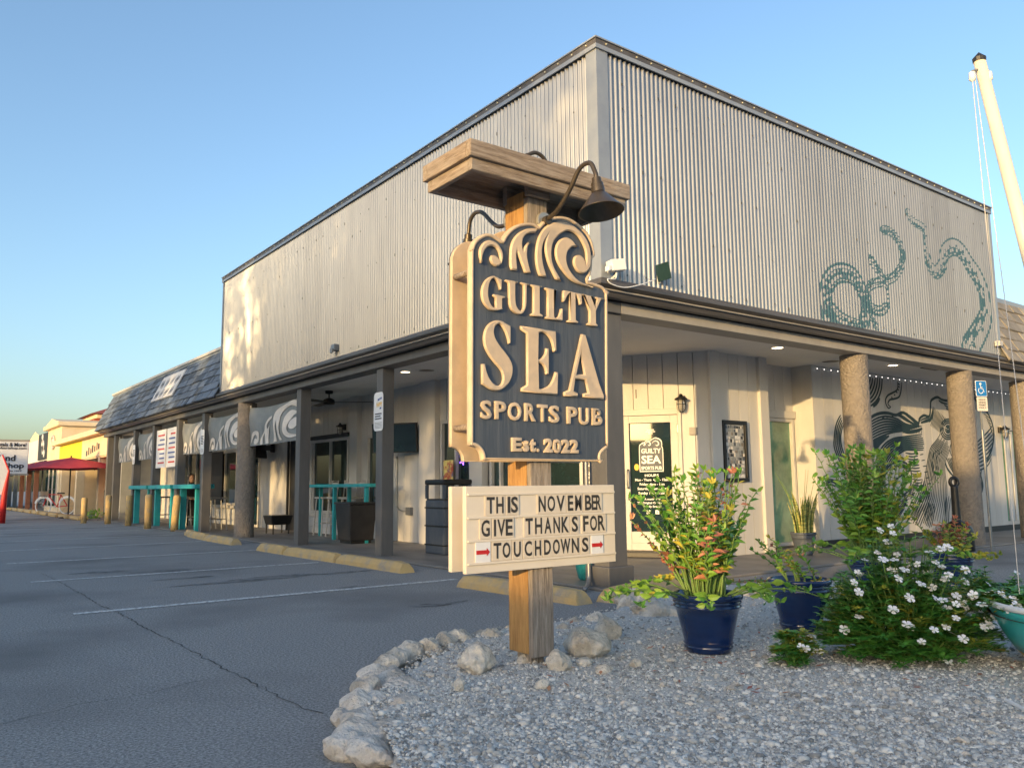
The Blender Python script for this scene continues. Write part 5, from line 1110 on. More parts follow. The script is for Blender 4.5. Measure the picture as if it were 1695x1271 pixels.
# dry leaf litter
lf = MB()
for k in range(170):
    x, y = random.uniform(900,1695), random.uniform(1000,1150); v = pl(x, y, 2, BZ)
    if not inside(v.x, v.y, BED): continue
    a = random.uniform(0,6.28); L_ = random.uniform(.012,.03); d = Vector((math.cos(a),math.sin(a),random.uniform(-.2,.3)))*L_; s2 = Vector((-math.sin(a),math.cos(a),.2))*L_*.35; c = Vector((v.x,v.y,hz(v.x,v.y)+.014))
    lf.add([c-d, c+s2, c+d, c-s2], [(0,1,2),(0,2,3)])
lo_ = lf.build('leaf_litter', M['leaf_pink']); tag(lo_, 'scattered brown dry leaves on the gravel', 'dry leaves', kind='stuff')
# rocks ------------------------------------------------------------------
def rock_mesh(seed, flat=1.0, sub=4, crag=.40):
    bm = bmesh.new(); bmesh.ops.create_icosphere(bm, subdivisions=sub, radius=.5); r = random.Random(seed); o = Vector((r.uniform(0,50),r.uniform(0,50),r.uniform(0,50)))
    planes = [Vector((r.gauss(0,1),r.gauss(0,1),r.gauss(0,1))).normalized() for _ in range(9)]
    for v_ in bm.verts:
        d = v_.co.normalized(); k = 1+crag*noise.noise(d*1.3+o)+.16*noise.noise(d*3.2+o)+.09*abs(noise.noise(d*7+o))+.05*noise.noise(d*14+o)
        p = d*.5*k
        for q in planes:
            h = p.dot(q)-.40
            if h > 0: p = p-q*h*.8
        v_.co = p
    me = bpy.data.meshes.new('rock'); bm.to_mesh(me); bm.free(); me.polygons.foreach_set('use_smooth', [True]*len(me.polygons))
    a, b = bounds(me); me.transform(Matrix.Diagonal((1/(b[0]-a[0]),1/(b[1]-a[1]),1/(b[2]-a[2]),1))); return me
RM = [rock_mesh(k) for k in range(9)]; RM2 = [m_.copy() for m_ in RM]
for m_ in RM: m_.materials.append(M['stone'])
for m_ in RM2: m_.materials.append(M['stone_mortar'])
def rock_at(Zf, cx, cy, w_, h_, name, parent, meshes, zg=.03, deep=1.0, sink=.12, s_=1.0):
    x, y = Zf((cx, cy)); sc_ = Zf((cx+w_, cy))[0]-x; hh = Zf((cx, cy+h_))[1]-y; v = pl(x, y+hh/2, 2, zg); dp_ = (v-CAM).dot(_f); W_ = sc_*dp_/FPX*s_; H_ = hh*dp_/FPX*s_
    rx = random.uniform(-.3,.3); d = Vector((_f.x,_f.y,0)).normalized(); Hh = max(H_*.95, W_*.5); c = v+d*(W_*.42*deep)
    m4 = Matrix.Translation((c.x, c.y, zg+Hh*(.5-sink))) @ Matrix.Rotation(YAW-math.pi/2+rx, 4, 'Z') @ Matrix.Rotation(random.uniform(-.15,.15), 4, 'Y') @ Matrix.Diagonal((W_, W_*.95*deep, Hh*1.12, 1))
    return inst(name, random.choice(meshes), parent, m4)
ZK = zm(540,930,3.26); ZQ = zm(900,940,2.132)
bd = thing('stone_border', 'curved border of pale limestone rocks round the gravel bed', 'stone border', (-2.8,-1.3,0))
for cx, cy, w_, h_ in ((450,505,150,95),(560,490,115,100),(640,465,125,100),(725,445,130,100),(835,425,125,75),(905,435,120,95),(985,395,85,60),(380,540,130,90),(310,570,130,80)): rock_at(ZK, cx, cy, w_, h_, 'stone', bd, RM, .0, .95, .04, 1.25)
for cx, cy, w_, h_ in ((1340,340,120,65),(1290,375,90,75),(1465,320,110,95),(1550,290,60,45),(1630,240,115,95),(1690,210,100,80)): rock_at(ZK, cx, cy, w_, h_, 'stone', bd, RM, .02, .9, .06, 1.08)
for cx, cy, w_, h_ in ((330,120,150,75),(440,105,80,40),(400,165,150,65),(460,170,110,50),(790,95,120,55),(735,100,70,40)): rock_at(ZQ, cx, cy, w_, h_, 'stone', bd, RM, .03, .9, .1, 1.05)
for cx, cy, w_, h_ in ((235,625,190,130),(335,620,150,100),(190,700,180,150),(300,690,240,110),(400,735,250,110),(150,790,190,160),(260,790,220,130),(400,820,260,120),(70,850,130,90),(180,880,230,120),(330,890,240,110),(120,960,250,150),(300,970,260,140),(60,1020,230,140),(220,1060,260,150)): rock_at(ZK, cx, cy, w_, h_, 'stone', bd, RM2, .0, 1.2, .14, 1.08)
for (cx, cy, w_, h_), lab in (((810,520,215,175),'large rounded pale boulder left of the wooden post foot'),((1072,525,100,68),'small pale rock at the foot of the wooden post'),((1255,540,150,120),'brownish rough rock just right of the post foot'),((1410,445,275,165),'biggest pale boulder right of the wooden post'),((1395,545,95,52),'small rock in front of the biggest boulder'),((1505,582,95,65),'knobbly pale rock on the gravel right of the boulders'),((1520,365,145,125),'upright grey rock behind the biggest boulder'),((720,655,62,78),'small white angular rock on the gravel left of the post'),((1168,658,82,62),'small white angular rock below the post foot'),((1670,548,65,48),'small white flat stone on the gravel near the blue pot')):
    tag(rock_at(ZK, cx, cy, w_, h_, 'rock', None, RM, .085, 1.0, .12), lab, 'rock', 'loose rocks in the gravel bed')
for k in range(40):
    x, y = random.uniform(700,1680), random.uniform(1090,1255); v = pl(x, y, 2, BZ)
    if inside(v.x, v.y, BED): 
        s2 = random.uniform(.018,.04); inst('pebble', random.choice(RM2), gb, Matrix.Translation((v.x,v.y,hz(v.x,v.y)+s2*.2)) @ Matrix.Rotation(random.uniform(0,6),4,'Z') @ Matrix.Diagonal((s2*1.4,s2,s2*.7,1)))
# small stick and white pipe end
tag(MB().tube([pl(1665,1158,2,.11), pl(1720,1185,2,.11)], .008, 8).build('plastic_pipe', M['white']), 'white plastic pipe lying on the gravel at the right edge', 'pipe')
# ================================================================== PLANTS
def leaf(mb, p, d, up, L_, w_, fold=.25, curl=.15):
    d = d.normalized(); s_ = d.cross(up); s_ = s_.normalized() if s_.length > 1e-4 else Vector((1,0,0)); n = s_.cross(d)
    tip = p+d*L_-n*curl*L_; m1 = p+d*L_*.35; m2 = p+d*L_*.72-n*curl*L_*.4
    mb.add([p, m1+s_*w_*.5+n*fold*w_*.5, m2+s_*w_*.36+n*fold*w_*.4, tip, m2-s_*w_*.36+n*fold*w_*.4, m1-s_*w_*.5+n*fold*w_*.5, m1, m2], [(0,1,6),(1,2,7,6),(2,3,7),(0,6,5),(6,7,4,5),(7,3,4)])
def pot(g, c, R, h, rb, m='pot_blue'):
    k = R/.195; lip = R*1.0
    pr = [(0,0),(rb*.96,0),(rb,.010),(rb*1.05,.022),(rb*1.09,.030),(rb*1.05,.036),(rb*1.05,.042),(rb*1.10,.050),(rb*1.06,.060)]
    z0 = .06; zt = h-.075
    pr += [(rb*1.06+(R*.90-rb*1.06)*t_, z0+(zt-z0)*t_) for t_ in (.25,.5,.75,1)]
    pr += [(R*.955,zt+.005),(R*.965,zt+.010),(R*.925,zt+.016),(R*.925,zt+.022),(R*.965,zt+.028),(R*.97,zt+.034),(R*.935,zt+.040),(R*.945,h-.033),(R*1.0,h-.028),(R*1.02,h-.012),(R*1.0,h),(R*.93,h+.002),(R*.90,h-.01),(R*.86,h-.05)]
    MB().lathe(pr, 48, c).build('pot', M[m], g, smooth=True); MB().lathe([(0,0),(R*.87,0)], 32, (c[0],c[1],c[2]+h-.045)).build('soil', M['soil'], g)
def jade(label, c, R, h, rb, nst, hgt, spread, seed, mats=('leaf','leaf_yellow','leaf_pink'), wts=(.80,.12,.08), droop=6, lsz=1.0, name='potted_plant', lean=(0,0)):
    rnd = random.Random(seed); g = thing(name, label, 'potted plant', c, 'blue potted plants in the bed'); pot(g, c, R, h, rb); top = Vector((c[0],c[1],c[2]+h-.05))
    for k in range(nst+droop):
        dr = k >= nst; a = rnd.uniform(0,6.283); r0 = R*.6*math.sqrt(rnd.random()); f = rnd.random()
        H_ = hgt*(rnd.uniform(.55,1.0)) if not dr else hgt*rnd.uniform(.25,.45); out = spread*(.12+.55*f) if not dr else spread*rnd.uniform(.8,1.15)
        if not dr and rnd.random() < .3: out *= .35; H_ = hgt*rnd.uniform(.8,1.0)
        d = Vector((math.cos(a),math.sin(a),0)); p0 = top+d*r0; P_ = []
        n = 12
        for i in range(n+1):
            u = i/n; z = H_*(u if not dr else (math.sin(u*2.2)*.55-.25*u)); q = p0+d*out*(u**1.35 if not dr else u)+Vector((lean[0]*u*u,lean[1]*u*u,z)); zz = .008*((-1)**i)*(1 if u > .3 else 0); q += Vector((-d.y,d.x,0))*zz; P_.append(q)
        st_ = MB().tube(P_, [.0075*(1-.65*i/n) for i in range(n+1)], 5).build('stem', M['stem'], g, smooth=True)
        mi = rnd.random(); mm = mats[0] if mi < wts[0] else (mats[1] if mi < wts[0]+wts[1] else mats[2])
        lb = MB(); lb2 = MB(); s0 = .30 if not dr else .45
        nl = rnd.randint(15,22) if not dr else rnd.randint(7,11)
        for j in range(nl):
            u = s0+(1-s0)*(j+.5)/nl; x = u*n; i = min(int(x), n-1); q = P_[i].lerp(P_[i+1], x-i); t_ = (P_[i+1]-P_[i]).normalized()
            side = Vector((-d.y,d.x,0))*(1 if j % 2 else -1); side = (side+Vector((rnd.gauss(0,.35),rnd.gauss(0,.35),rnd.gauss(0,.25)))+t_*.55).normalized()
            L_ = rnd.uniform(.032,.058)*lsz*(1.1-.55*(u-s0)/(1-s0)); tgt = lb if rnd.random() < .90 else lb2
            leaf(tgt, q, side, t_, L_, L_*rnd.uniform(.42,.6), rnd.uniform(.2,.6), rnd.uniform(.0,.35))
        # tip leaves
        for j in range(3): leaf(lb, P_[-1], (Vector((rnd.gauss(0,1),rnd.gauss(0,1),1.2)).normalized()), Vector((1,0,0)), .03*lsz, .014*lsz, .4, .1)
        lb.build('leaves', M[mm], st_)['kind'] = 'stuff'
        if lb2.v: lb2.build('leaves', M[rnd.choice(mats[1:])], st_)['kind'] = 'stuff'
    return g
c1 = pl(1183,1084,2,.085); dirc = Vector((_f.x,_f.y,0)).normalized()
def base(px_, py_, rb): v = pl(px_, py_, 2, .085)+dirc*rb; return (v.x, v.y, .085)
jade('glossy cobalt blue pot in front with tall leggy green, yellow and pink-tipped succulent stems', base(1182,1084,.12), .195, .315, .125, 62, .74, .50, 11, droop=14, lsz=1.55)
jade('cobalt blue pot behind the front one, with a few thin trailing stems', base(1338,1045,.12), .195, .31, .125, 8, .30, .16, 12, droop=3, lsz=1.1, lean=(-.1,.1))
jade('cobalt blue pot half hidden by white flowers, carrying the bushiest green plant', base(1462,997,.14), .20, .32, .13, 78, .92, .62, 13, mats=('leaf','leaf','leaf_yellow'), wts=(.75,.15,.1), lsz=1.9, droop=12)
jade('cobalt blue pot at the back right with sparse orange and green leaves', base(1590,975,.12), .19, .30, .12, 14, .34, .34, 14, mats=('leaf_lime','leaf_pink','leaf_pink'), droop=5, lsz=1.5)
# long arching strap leaves in the bushy pot
# snake plant by the window
v = base(1307,908,.1); v = (4.55,.95,.03); sn = thing('potted_plant', 'upright yellow-striped snake plant in a small slate pot by the green-lit window', 'potted plant', v); pot(sn, v, .17, .30, .11, 'sign_navy')
rnd = random.Random(3)
for k in range(22):
    a = rnd.uniform(0,6.28); r0 = .11*math.sqrt(rnd.random()); H_ = rnd.uniform(.3,.62); d = Vector((math.cos(a),math.sin(a),0)); p0 = Vector(v)+Vector((0,0,.25))+d*r0; tw = rnd.uniform(0,3.1); mb = MB(); vs_ = []
    for i in range(8):
        u = i/7; q = p0+d*.10*u*u+Vector((0,0,H_*u)); w2 = .024*(1-.15*u) if u < .75 else .024*(1-u)*3.4+.001; s2 = Vector((math.cos(tw+u*.5),math.sin(tw+u*.5),0)); nn2 = Vector((-s2.y,s2.x,0)); vs_ += [q-s2*w2, q+nn2*.006, q+s2*w2, q-nn2*.003]
    fs_ = [(4*i+j,4*i+(j+1)%4,4*i+4+(j+1)%4,4*i+4+j) for i in range(7) for j in range(4)]
    mb.add(vs_, fs_).build('leaf', M['blade'], sn, smooth=True)
for k in range(7):
    a = rnd.uniform(0,6.28); d = Vector((math.cos(a),math.sin(a),0)); p0 = Vector(v)+Vector((0,0,.25))+d*.08; MB().tube([p0+d*(.35*u*u)+Vector((0,0,rnd.uniform(.75,.95)*u)) for u in (0,.3,.6,1)], [.006,.005,.004,.001], 5).build('leaf', M['stem'], sn)
# periwinkle bush with white flowers
def vinca(label, c, R, H_, nros, nfl, seed, lime=.12, name='flowering_bush', foot=(1,1)):
    rnd = random.Random(seed); g = thing(name, label, 'plant', tuple(c)); c = Vector(c); st_ = MB(); lv = MB(); ll = MB(); tops = []
    ex, ey = _r0, dirc
    for k in range(nros):
        a = rnd.uniform(0,6.283); rr = math.sqrt(rnd.random()); u = ex*math.cos(a)*R*foot[0]*rr+ey*math.sin(a)*R*foot[1]*rr; zt = H_*(1-.75*rr**2.2)*(rnd.uniform(.55,1.05) if rnd.random() < .7 else rnd.uniform(.12,.5)); p = c+Vector((u.x,u.y,zt)); p0 = c+Vector((u.x*.35,u.y*.35,.0))
        mid = p0.lerp(p, .5)+Vector((0,0,.05)); P_ = [p0, mid, p]; st_.tube(P_, [.004,.0035,.002], 4, False)
        t_ = (p-mid).normalized(); tgt = ll if rnd.random() < lime else lv
        for w_ in range(4):
            q = mid.lerp(p, w_/3.0); nl = 3+w_
            for j in range(nl):
                b_ = j*2.4+w_+rnd.uniform(0,.6); side = Vector((math.cos(b_),math.sin(b_),rnd.uniform(.1,.7))); L_ = rnd.uniform(.046,.074)*(1 if w_ < 3 else .75)
                leaf(tgt, q, side, Vector((0,0,1)), L_, L_*.44, .25, .2)
        tops.append((p, t_))
    so_ = st_.build('stems', M['stem'], g); so_['kind'] = 'stuff'
    lv.build('leaves', M['leaf_vinca'], g)['kind'] = 'stuff'
    if ll.v: ll.build('leaves', M['leaf_lime'], g)['kind'] = 'stuff'
    rnd.shuffle(tops)
    tops.sort(key=lambda t_: -(t_[0].z*.6-(t_[0]-c).dot(dirc)*.8)+rnd.uniform(-.2,.2))
    for p, t_ in tops[:nfl]:
        n = (Vector((0,0,.75))-dirc*.6+Vector((rnd.gauss(0,.25),rnd.gauss(0,.25),0))).normalized(); a_ = n.cross(Vector((1,0,0))).normalized(); b_ = n.cross(a_); q = p+n*.018; mb = MB(); r_ = rnd.uniform(.019,.027); ph = rnd.uniform(0,6)
        for j in range(5):
            t0 = ph+j*1.2566; vs_ = [q]+[q+(a_*math.cos(t0+o)+b_*math.sin(t0+o))*r_*k_-n*.002*(j % 2) for o, k_ in ((-.55,.62),(-.42,.98),(0,1.06),(.42,.98),(.55,.62))]
            mb.add(vs_, [(0,1,2,3),(0,3,4,5)])
        fo = mb.build('flower', M['petal'], g); MB().lathe([(0,.002),(.0028,.0005)], 6, q+n*.001).build('flower_eye', M['petal_eye'], fo)
    return g
cv = pl(1505,1088,2,.085); vinca('low mounded bush of dark green leaves dotted with white five-petalled flowers', (cv.x,cv.y,.08), .48, .66, 430, 60, 21, .12, foot=(1.0,.75))
cv = pl(1318,1098,2,.085); vinca('small yellowing flower seedling on the gravel left of the big flowering bush', (cv.x,cv.y,.08), .13, .17, 34, 6, 22, .55, 'flower_seedling')
cv = pl(1395,1040,2,.085); vinca('slim flower spray beside the second blue pot, left edge of the big bush', (cv.x,cv.y,.08), .16, .40, 46, 9, 23, .2, 'flower_spray')
cv = pl(1640,1010,2,.085); vinca('leafy shoots between the flowering bush and the boat planter', (cv.x,cv.y,.08), .30, .34, 90, 4, 24, .1, 'leafy_shoots')
# ================================================================== BOAT PLANTER
Np, Fp = pl(1652,1017,2,.40), pl(1634,974,2,.40); mid = (Np+Fp)/2; ac = (Fp-Np); ac.z = 0; bw_ = ac.length/2; ac.normalize(); ax = Vector((ac.y,-ac.x,0)); 
if ax.dot(_r0) < 0: ax = -ax
mid = mid+ax*bw_*.70
bo_ = thing('boat_planter', 'small teal boat with gold and white stripes used as a planter, at the right edge', 'boat', (mid.x,mid.y,.08))
def hull(s0, s1, zlo, zhi, m, nm, inn=0):
    n = 22; vs_ = []; lv_ = 6
    for j in range(lv_+1):
        z = zlo+(zhi-zlo)*j/lv_; t_ = z/.40; k = .62+.38*(max(t_-.15,0)/.85)**.6 if t_ > .15 else .62*(.5+.5*t_/.15)
        for i in range(n+1):
            a = math.pi/2+math.pi*i/n; 
            q = mid+ax*((bw_*.75*k)*math.cos(a)*1.0+.10*(1-k))+ac*(bw_*k*math.sin(a)); q = Vector((q.x,q.y,.08+z*.32/.40*1.0)); vs_.append(q)
        e0, e1 = vs_[-(n+1)], vs_[-1]
        vs_.insert(len(vs_)-(n+1), e0+ax*2.6); vs_.append(e1+ax*2.6)
    w2 = n+3; o = MB().add(vs_, [(j*w2+i,j*w2+i+1,(j+1)*w2+i+1,(j+1)*w2+i) for j in range(lv_) for i in range(w2-1)]).build(nm, m, bo_, smooth=True)
    so2 = o.modifiers.new('solid', 'SOLIDIFY'); so2.thickness = .012; so2.offset = 0; return vs_[-w2:]
hull(0,0,0,.085,M['charcoal'],'keel_strake'); hull(0,0,.087,.125,M['boat_gold'],'gold_stripe'); rim = hull(0,0,.127,.40,M['boat_teal'],'hull')
MB().tube([v_+Vector((0,0,.004)) for v_ in rim], .016, 8).build('gunwale', M['boat_white'], bo_, smooth=True)
n_ = len(rim); MB().add([v_*1.0-Vector((0,0,.05)) for v_ in rim], [tuple(range(n_))]).build('soil', M['soil'], bo_)
stern = MB().bar(rim[0]-Vector((0,0,.16)), rim[-1]-Vector((0,0,.16)), .02, .32).build('transom', M['boat_white'], bo_)
dm = lambda x, y, D: CAM+(_f+_r*((x-847.5)/FPX)-_u*((y-635.5)/FPX))*D
D_ = 4.35; tip = dm(1621,100,D_); m2 = dm(1700,412,D_); dd = (m2-tip).normalized(); k = (tip.z-.36)/-dd.z; bs_ = tip+dd*k
MB().tube([bs_, tip.lerp(bs_,.5), tip], [.040,.037,.030], 16).build('mast', M['mast'], bo_, smooth=True); MB().lathe([(.032,0),(.034,.02),(0,.055)], 12, tip-Vector((0,0,.01))).build('mast_cap', M['charcoal'], bo_)
for s_ in (-1,1):
    q = tip+_r0*.045*s_-Vector((0,0,.09)); MB().lathe([(0,.03),(.016,.02),(.018,-.02),(0,-.035)], 10, q).build('pulley', M['boat_white'], bo_, smooth=True); MB().tube([tip-Vector((0,0,.05)), q+Vector((0,0,.025))], .008, 6).build('shackle', M['steel'], bo_)
for k, off in ((0,-.045),(1,-.030)):
    q = tip+_r0*off-Vector((0,0,.11)); e_ = Vector((q.x,q.y,0))+_r0*(.02+.10*k); MB().tube([q, q.lerp(Vector((e_.x,e_.y,.45)), .5)+_r0*.004, Vector((e_.x,e_.y,.45))], .0022, 5).build('halyard', M['rope'], bo_)
fp = mid-ax*.15; vinca('white flowering ground cover planted inside the teal boat', (fp.x,fp.y,.36), .40, .10, 130, 60, 25, .1, 'ground_cover_plant', foot=(.9,.8))
# ================================================================== SHOPS BEYOND THE PUB
def shop_text(t_, y0, y1, z0, z1, x, m, parent):
    me = fit(text_mesh(t_, .0, .02), abs(y1-y0), z1-z0, 0, 0); me.transform(frame4((x, max(y0,y1), z0), (0,-1,0), (-1,0,0))); return mk('lettering', me, m, parent)
ys = thing('yellow_shop', 'yellow fascia shop with white eave between the pub wing and the cream tower', 'shop', (1,30,0))
MB().box(2.2,8,24.9,36,0,3.0).build('wall', M['shop_white'], ys); MB().box(.55,2.2,24.9,36,2.15,2.2).build('soffit', M['shop_cream'], ys)
MB().box(.5,.56,30.5,36,2.2,2.92).build('fascia', M['shop_yellow'], ys); MB().box(.5,.56,24.9,30.499,2.2,2.92).build('sign_board', M['shop_cream'], ys); MB().box(.2,2.0,24.8,36.3,2.95,3.15).build('eave', M['shop_cream'], ys, bevel=.02); MB().box(.57,6,24.9,36,2.2,2.94).build('attic', M['shop_white'], ys)
for k in range(7): MB().box(.485,.499,29.3-k*.38,29.5-k*.38-.05*(k % 3),2.28+.03*k,2.48+.03*k+.08*(k % 2)).build('lettering_mark', M['ink'], ys)
for y in (27.3,31.8,35.6): MB().box(.55,.85,y-.15,y+.15,0,2.15).build('pillar', M['shop_cream'], ys, bevel=.01)
for k, (y0, y1, m_) in enumerate(((24.95,26.6,'goods'),(26.7,27.2,'orange'),(28.2,29.2,'glass'),(29.6,31.4,'glass'),(32.2,33.4,'glass'),(34,35.4,'goods'))): f_ = MB().box(2.12,2.199,y0,y1,.3 if m_ != 'orange' else .05,2.05).build('window', M['trim'], ys); MB().box(2.10,2.119,y0+.07,y1-.07,.37,1.98).build('pane', M[m_], f_)
rk = thing('goods_rack', 'colourful souvenir rack outside the shop seen between the end posts', 'rack', (1.4,25.6,0))
rnd = random.Random(2)
MB().box(1.55,1.60,24.5,27.2,.1,2.0).build('back_board', M['orange'], rk)
for r in range(6):
    MB().box(1.38,1.55,24.5,27.2,.15+r*.31,.17+r*.31).build('shelf', M['shop_white'], rk)
    for k in range(11):
        y = 24.55+k*.245; MB().box(1.40,1.52,y,y+.14+.08*rnd.random(),.171+r*.31,.24+r*.31+.15*rnd.random()).build('item', rnd.choice([M['goods'],M['ink_yellow'],M['red'],M['hc_blue'],M['white'],M['teal'],M['orange'],M['charcoal']]), rk)
ct = thing('cream_tower_shop', 'cream stucco shop front with a peaked parapet and scroll beyond the yellow fascia', 'shop', (1,38,0))
MB().box(.6,8,36.4,40.5,0,3.9).build('wall', M['shop_cream'], ct); MB().box(.4,8,36.2,40.8,3.9,4.1).build('cornice', M['shop_cream'], ct, bevel=.03); MB().add([(.45,36.4,4.1),(.45,40.6,4.1),(.45,38.5,4.35),(6,36.4,4.1),(6,40.6,4.1),(6,38.5,4.35)], [(0,1,2),(3,5,4),(0,2,5,3),(1,4,5,2)]).build('pediment', M['shop_cream'], ct)
for y in (37.3,38.5,39.7): f_ = MB().box(.56,.599,y-.4,y+.4,.2,2.2).build('window', M['trim'], ct); MB().box(.54,.559,y-.33,y+.33,.27,2.13).build('pane', M['glass'], f_)
MB().tube([(.55,38.5+.5*math.cos(a)*(1-a/14),3.2+.4*math.sin(a)*(1-a/14)) for a in np.linspace(0,9,30)], .05, 6).build('scroll', M['trim'], ct)
gs = thing('grey_shop', 'pale grey shop with a black awning left of the cream tower', 'shop', (1,46,0))
MB().box(1.5,9,40.9,56,0,3.6).build('wall', M['shop_grey'], gs); MB().box(.75,1.5,40.9,56,2.5,3.7).build('parapet', M['shop_white'], gs); MB().box(.68,.749,41.2,44.5,2.55,3.9).build('sign_board', M['charcoal'], gs)
for k in range(5): MB().tube([(.679,42.2+.5*(k % 2)+.5*(k//2)*.8,2.85+.2*k),(.66,42.2+.5*(k % 2)+.5*(k//2)*.8,2.85+.2*k)], .2+.05*(k % 3), 12).build('logo_dot', M['shop_white'], gs)
MB().add([(.74,41,2.5),(.74,55,2.5),(-.5,55,1.95),(-.5,41,1.95),(.74,41,2.44),(.74,55,2.44)], [(0,1,2,3),(0,3,4),(1,5,2)]).build('awning', M['awning_black'], gs)
for k in range(6): f_ = MB().box(1.44,1.499,41.5+k*2.3,43.3+k*2.3,.2,2.2).build('window', M['trim'], gs); MB().box(1.42,1.439,41.58+k*2.3,43.2+k*2.3,.28,2.12).build('pane', M['glass'], f_)
for k in range(5): MB().box(.3,.5,42+k*2.9,42.2+k*2.9,0,2.4).build('pillar', M['brick'] if k < 3 else M['shop_white'], gs)
MB().add([(1.5,50,3.7),(1.5,56,3.7),(1.5,56,4.1),(1.5,50,4.1),(8,50,3.7),(8,56,3.7),(8,53,4.6),(1.5,53,4.6)], [(0,1,2,3),(3,2,7)]).build('gable', M['shop_cream'], gs)
bt_ = thing('brick_tower', 'brick tower with a low red hipped roof rising behind the mansard', 'tower', (3,40,0)); tx_, ty_ = 4.15, 40.0
MB().box(tx_-1.6,tx_+1.6,ty_-1.6,ty_+1.6,0,4.45).build('wall', M['brick'], bt_); MB().box(tx_-1.85,tx_+1.85,ty_-1.85,ty_+1.85,4.45,4.66).build('cornice', M['shop_cream'], bt_, bevel=.05)
MB().add([(tx_-2.1,ty_-2.1,4.661),(tx_+2.1,ty_-2.1,4.661),(tx_+2.1,ty_+2.1,4.661),(tx_-2.1,ty_+2.1,4.661),(tx_,ty_,5.5)], [(0,1,4),(1,2,4),(2,3,4),(3,0,4),(3,2,1,0)]).build('roof', M['roof_red'], bt_)
for k in range(7): MB().box(tx_-1.5+k*.45,tx_-1.3+k*.45,ty_-1.9,ty_-1.61,4.2,4.449).build('bracket', M['roof_red'], bt_); MB().box(tx_-1.9,tx_-1.61,ty_-1.5+k*.45,ty_-1.3+k*.45,4.2,4.449).build('bracket', M['roof_red'], bt_)
# red parasol
ap = pl(118,757,0,-.35); um = thing('parasol', 'open red parasol with a black pole in front of the yellow shop', 'parasol', (-.35,ap.y,0)); ax_, ay_, az_ = -.35, ap.y, ap.z
n = 8; Rr = 2.0; rimz = pl(60,783,0,-.35).z
for k in range(n):
    a0, a1 = k*math.pi/4+.2, (k+1)*math.pi/4+.2; vs_ = [(ax_,ay_,az_)]
    for u in (.5,1):
        for t_ in (0,.5,1): a = a0+(a1-a0)*t_; r = Rr*u*(1-.05*math.sin(math.pi*t_)); vs_.append((ax_+r*math.cos(a), ay_+r*math.sin(a), az_+(rimz-az_)*(u*.75+.25*u*u)-.03*math.sin(math.pi*t_)*u))
    MB().add(vs_, [(0,1,2),(0,2,3),(1,4,5,2),(2,5,6,3)]).build('canopy_panel', M['umbrella'], um, smooth=True)
    MB().tube([(ax_,ay_,az_-.03),(ax_+Rr*.98*math.cos(a0),ay_+Rr*.98*math.sin(a0),rimz-.02)], .012, 5).build('rib', M['charcoal'], um)
MB().tube([(ax_,ay_,.05),(ax_,ay_,az_+.06)], .025, 8).build('pole', M['charcoal'], um); MB().lathe([(0,.06),(.28,.05),(.30,0),(0,0)], 20, (ax_,ay_,0)).build('base', M['black'], um, smooth=True)
# bicycle
def bicycle(o, d, label):
    g = thing('bicycle', label, 'bicycle', o); o, d = Vector(o), Vector(d).normalized(); U = Vector((0,0,1)); R = .34; w1, w2 = o-d*.52+U*R, o+d*.52+U*R
    for c in (w1,w2):
        wh_ = MB().tube([c+(d*math.cos(a)+U*math.sin(a))*R for a in np.linspace(0,6.283,25)], .022, 6, False).build('wheel', M['boat_white'], g)
        for k in range(8): MB().tube([c, c+(d*math.cos(k*.785)+U*math.sin(k*.785))*R], .005, 4).build('spoke', M['steel'], wh_)
        MB().tube([c+(d*math.cos(a)+U*math.sin(a))*(R+.045) for a in np.linspace(.3,2.9,12)], .03, 5).build('mudguard', M['white'], g)
    bb, seat, head = o-d*.08+U*.30, o-d*.22+U*.80, o+d*.36+U*.82
    for a, b in ((w1,bb),(bb,seat),(bb,head),(seat,head),(w1,seat),(head,w2)): MB().tube([a,b], .02, 6).build('frame_tube', M['red'], g)
    MB().obox(seat+U*.06, d*.13, d.cross(U)*.08, U*.03).build('saddle', M['black'], g, bevel=.02); s_ = d.cross(U); MB().tube([head+U*.2-s_*.28-d*.15, head+U*.22, head+U*.2+s_*.28-d*.15], .015, 6).build('handlebar', M['steel'], g); MB().tube([head, head+U*.22], .015, 6).build('stem', M['steel'], g)
    MB().box(w2.x-.15,w2.x+.15,w2.y-.15,w2.y+.15,.75,.95).build('basket', M['wood'], g)
v = pl(92,850,2,0); bicycle((v.x*.3,33.2,0), (-.75,.66,0), 'white-wheeled red bicycle parked under the red parasol')
# shop chair
sc_ = thing('patio_chair', 'dark metal armchair outside the yellow shop next to the end posts', 'chair', (.9,26.6,0))
MB().box(.7,1.15,26.3,26.8,.42,.46).build('seat', M['charcoal'], sc_)
for a, b in (((.7,26.3),.95),((.7,26.8),.95),((1.15,26.3),.66),((1.15,26.8),.66)): MB().tube([(a[0],a[1],0),(a[0],a[1],b)], .022, 6).build('leg', M['charcoal'], sc_)
MB().tube([(.7,26.3,.95),(.68,26.55,1.0),(.7,26.8,.95)], .02, 6).build('back_rail', M['charcoal'], sc_)
for s_ in (26.3,26.8): MB().tube([(.7,s_,.66),(1.15,s_,.66)], .02, 6).build('arm_rest', M['charcoal'], sc_)
for k in range(9):
    y = 25.2+k*2.25; rk_ = tag(MB().box(-.16,.16,-.85,.85,0,.13).build('kerb_block', M['yellow'], bevel=.05), 'pale yellow kerb block, %s from the porch in the far row along the shops' % ('first','second','third','fourth','fifth','sixth','seventh','eighth','ninth')[k], 'kerb', 'far kerb blocks'); rk_.location = (-.35-.02*k, y, 0)
fb = tag(MB().box(-.02,.03,-4,4,.05,1.75).build('green_fence', M['fence_green']), 'dark green screened fence far left below the shop sign', 'fence'); fb.location = (-.9,52,0)
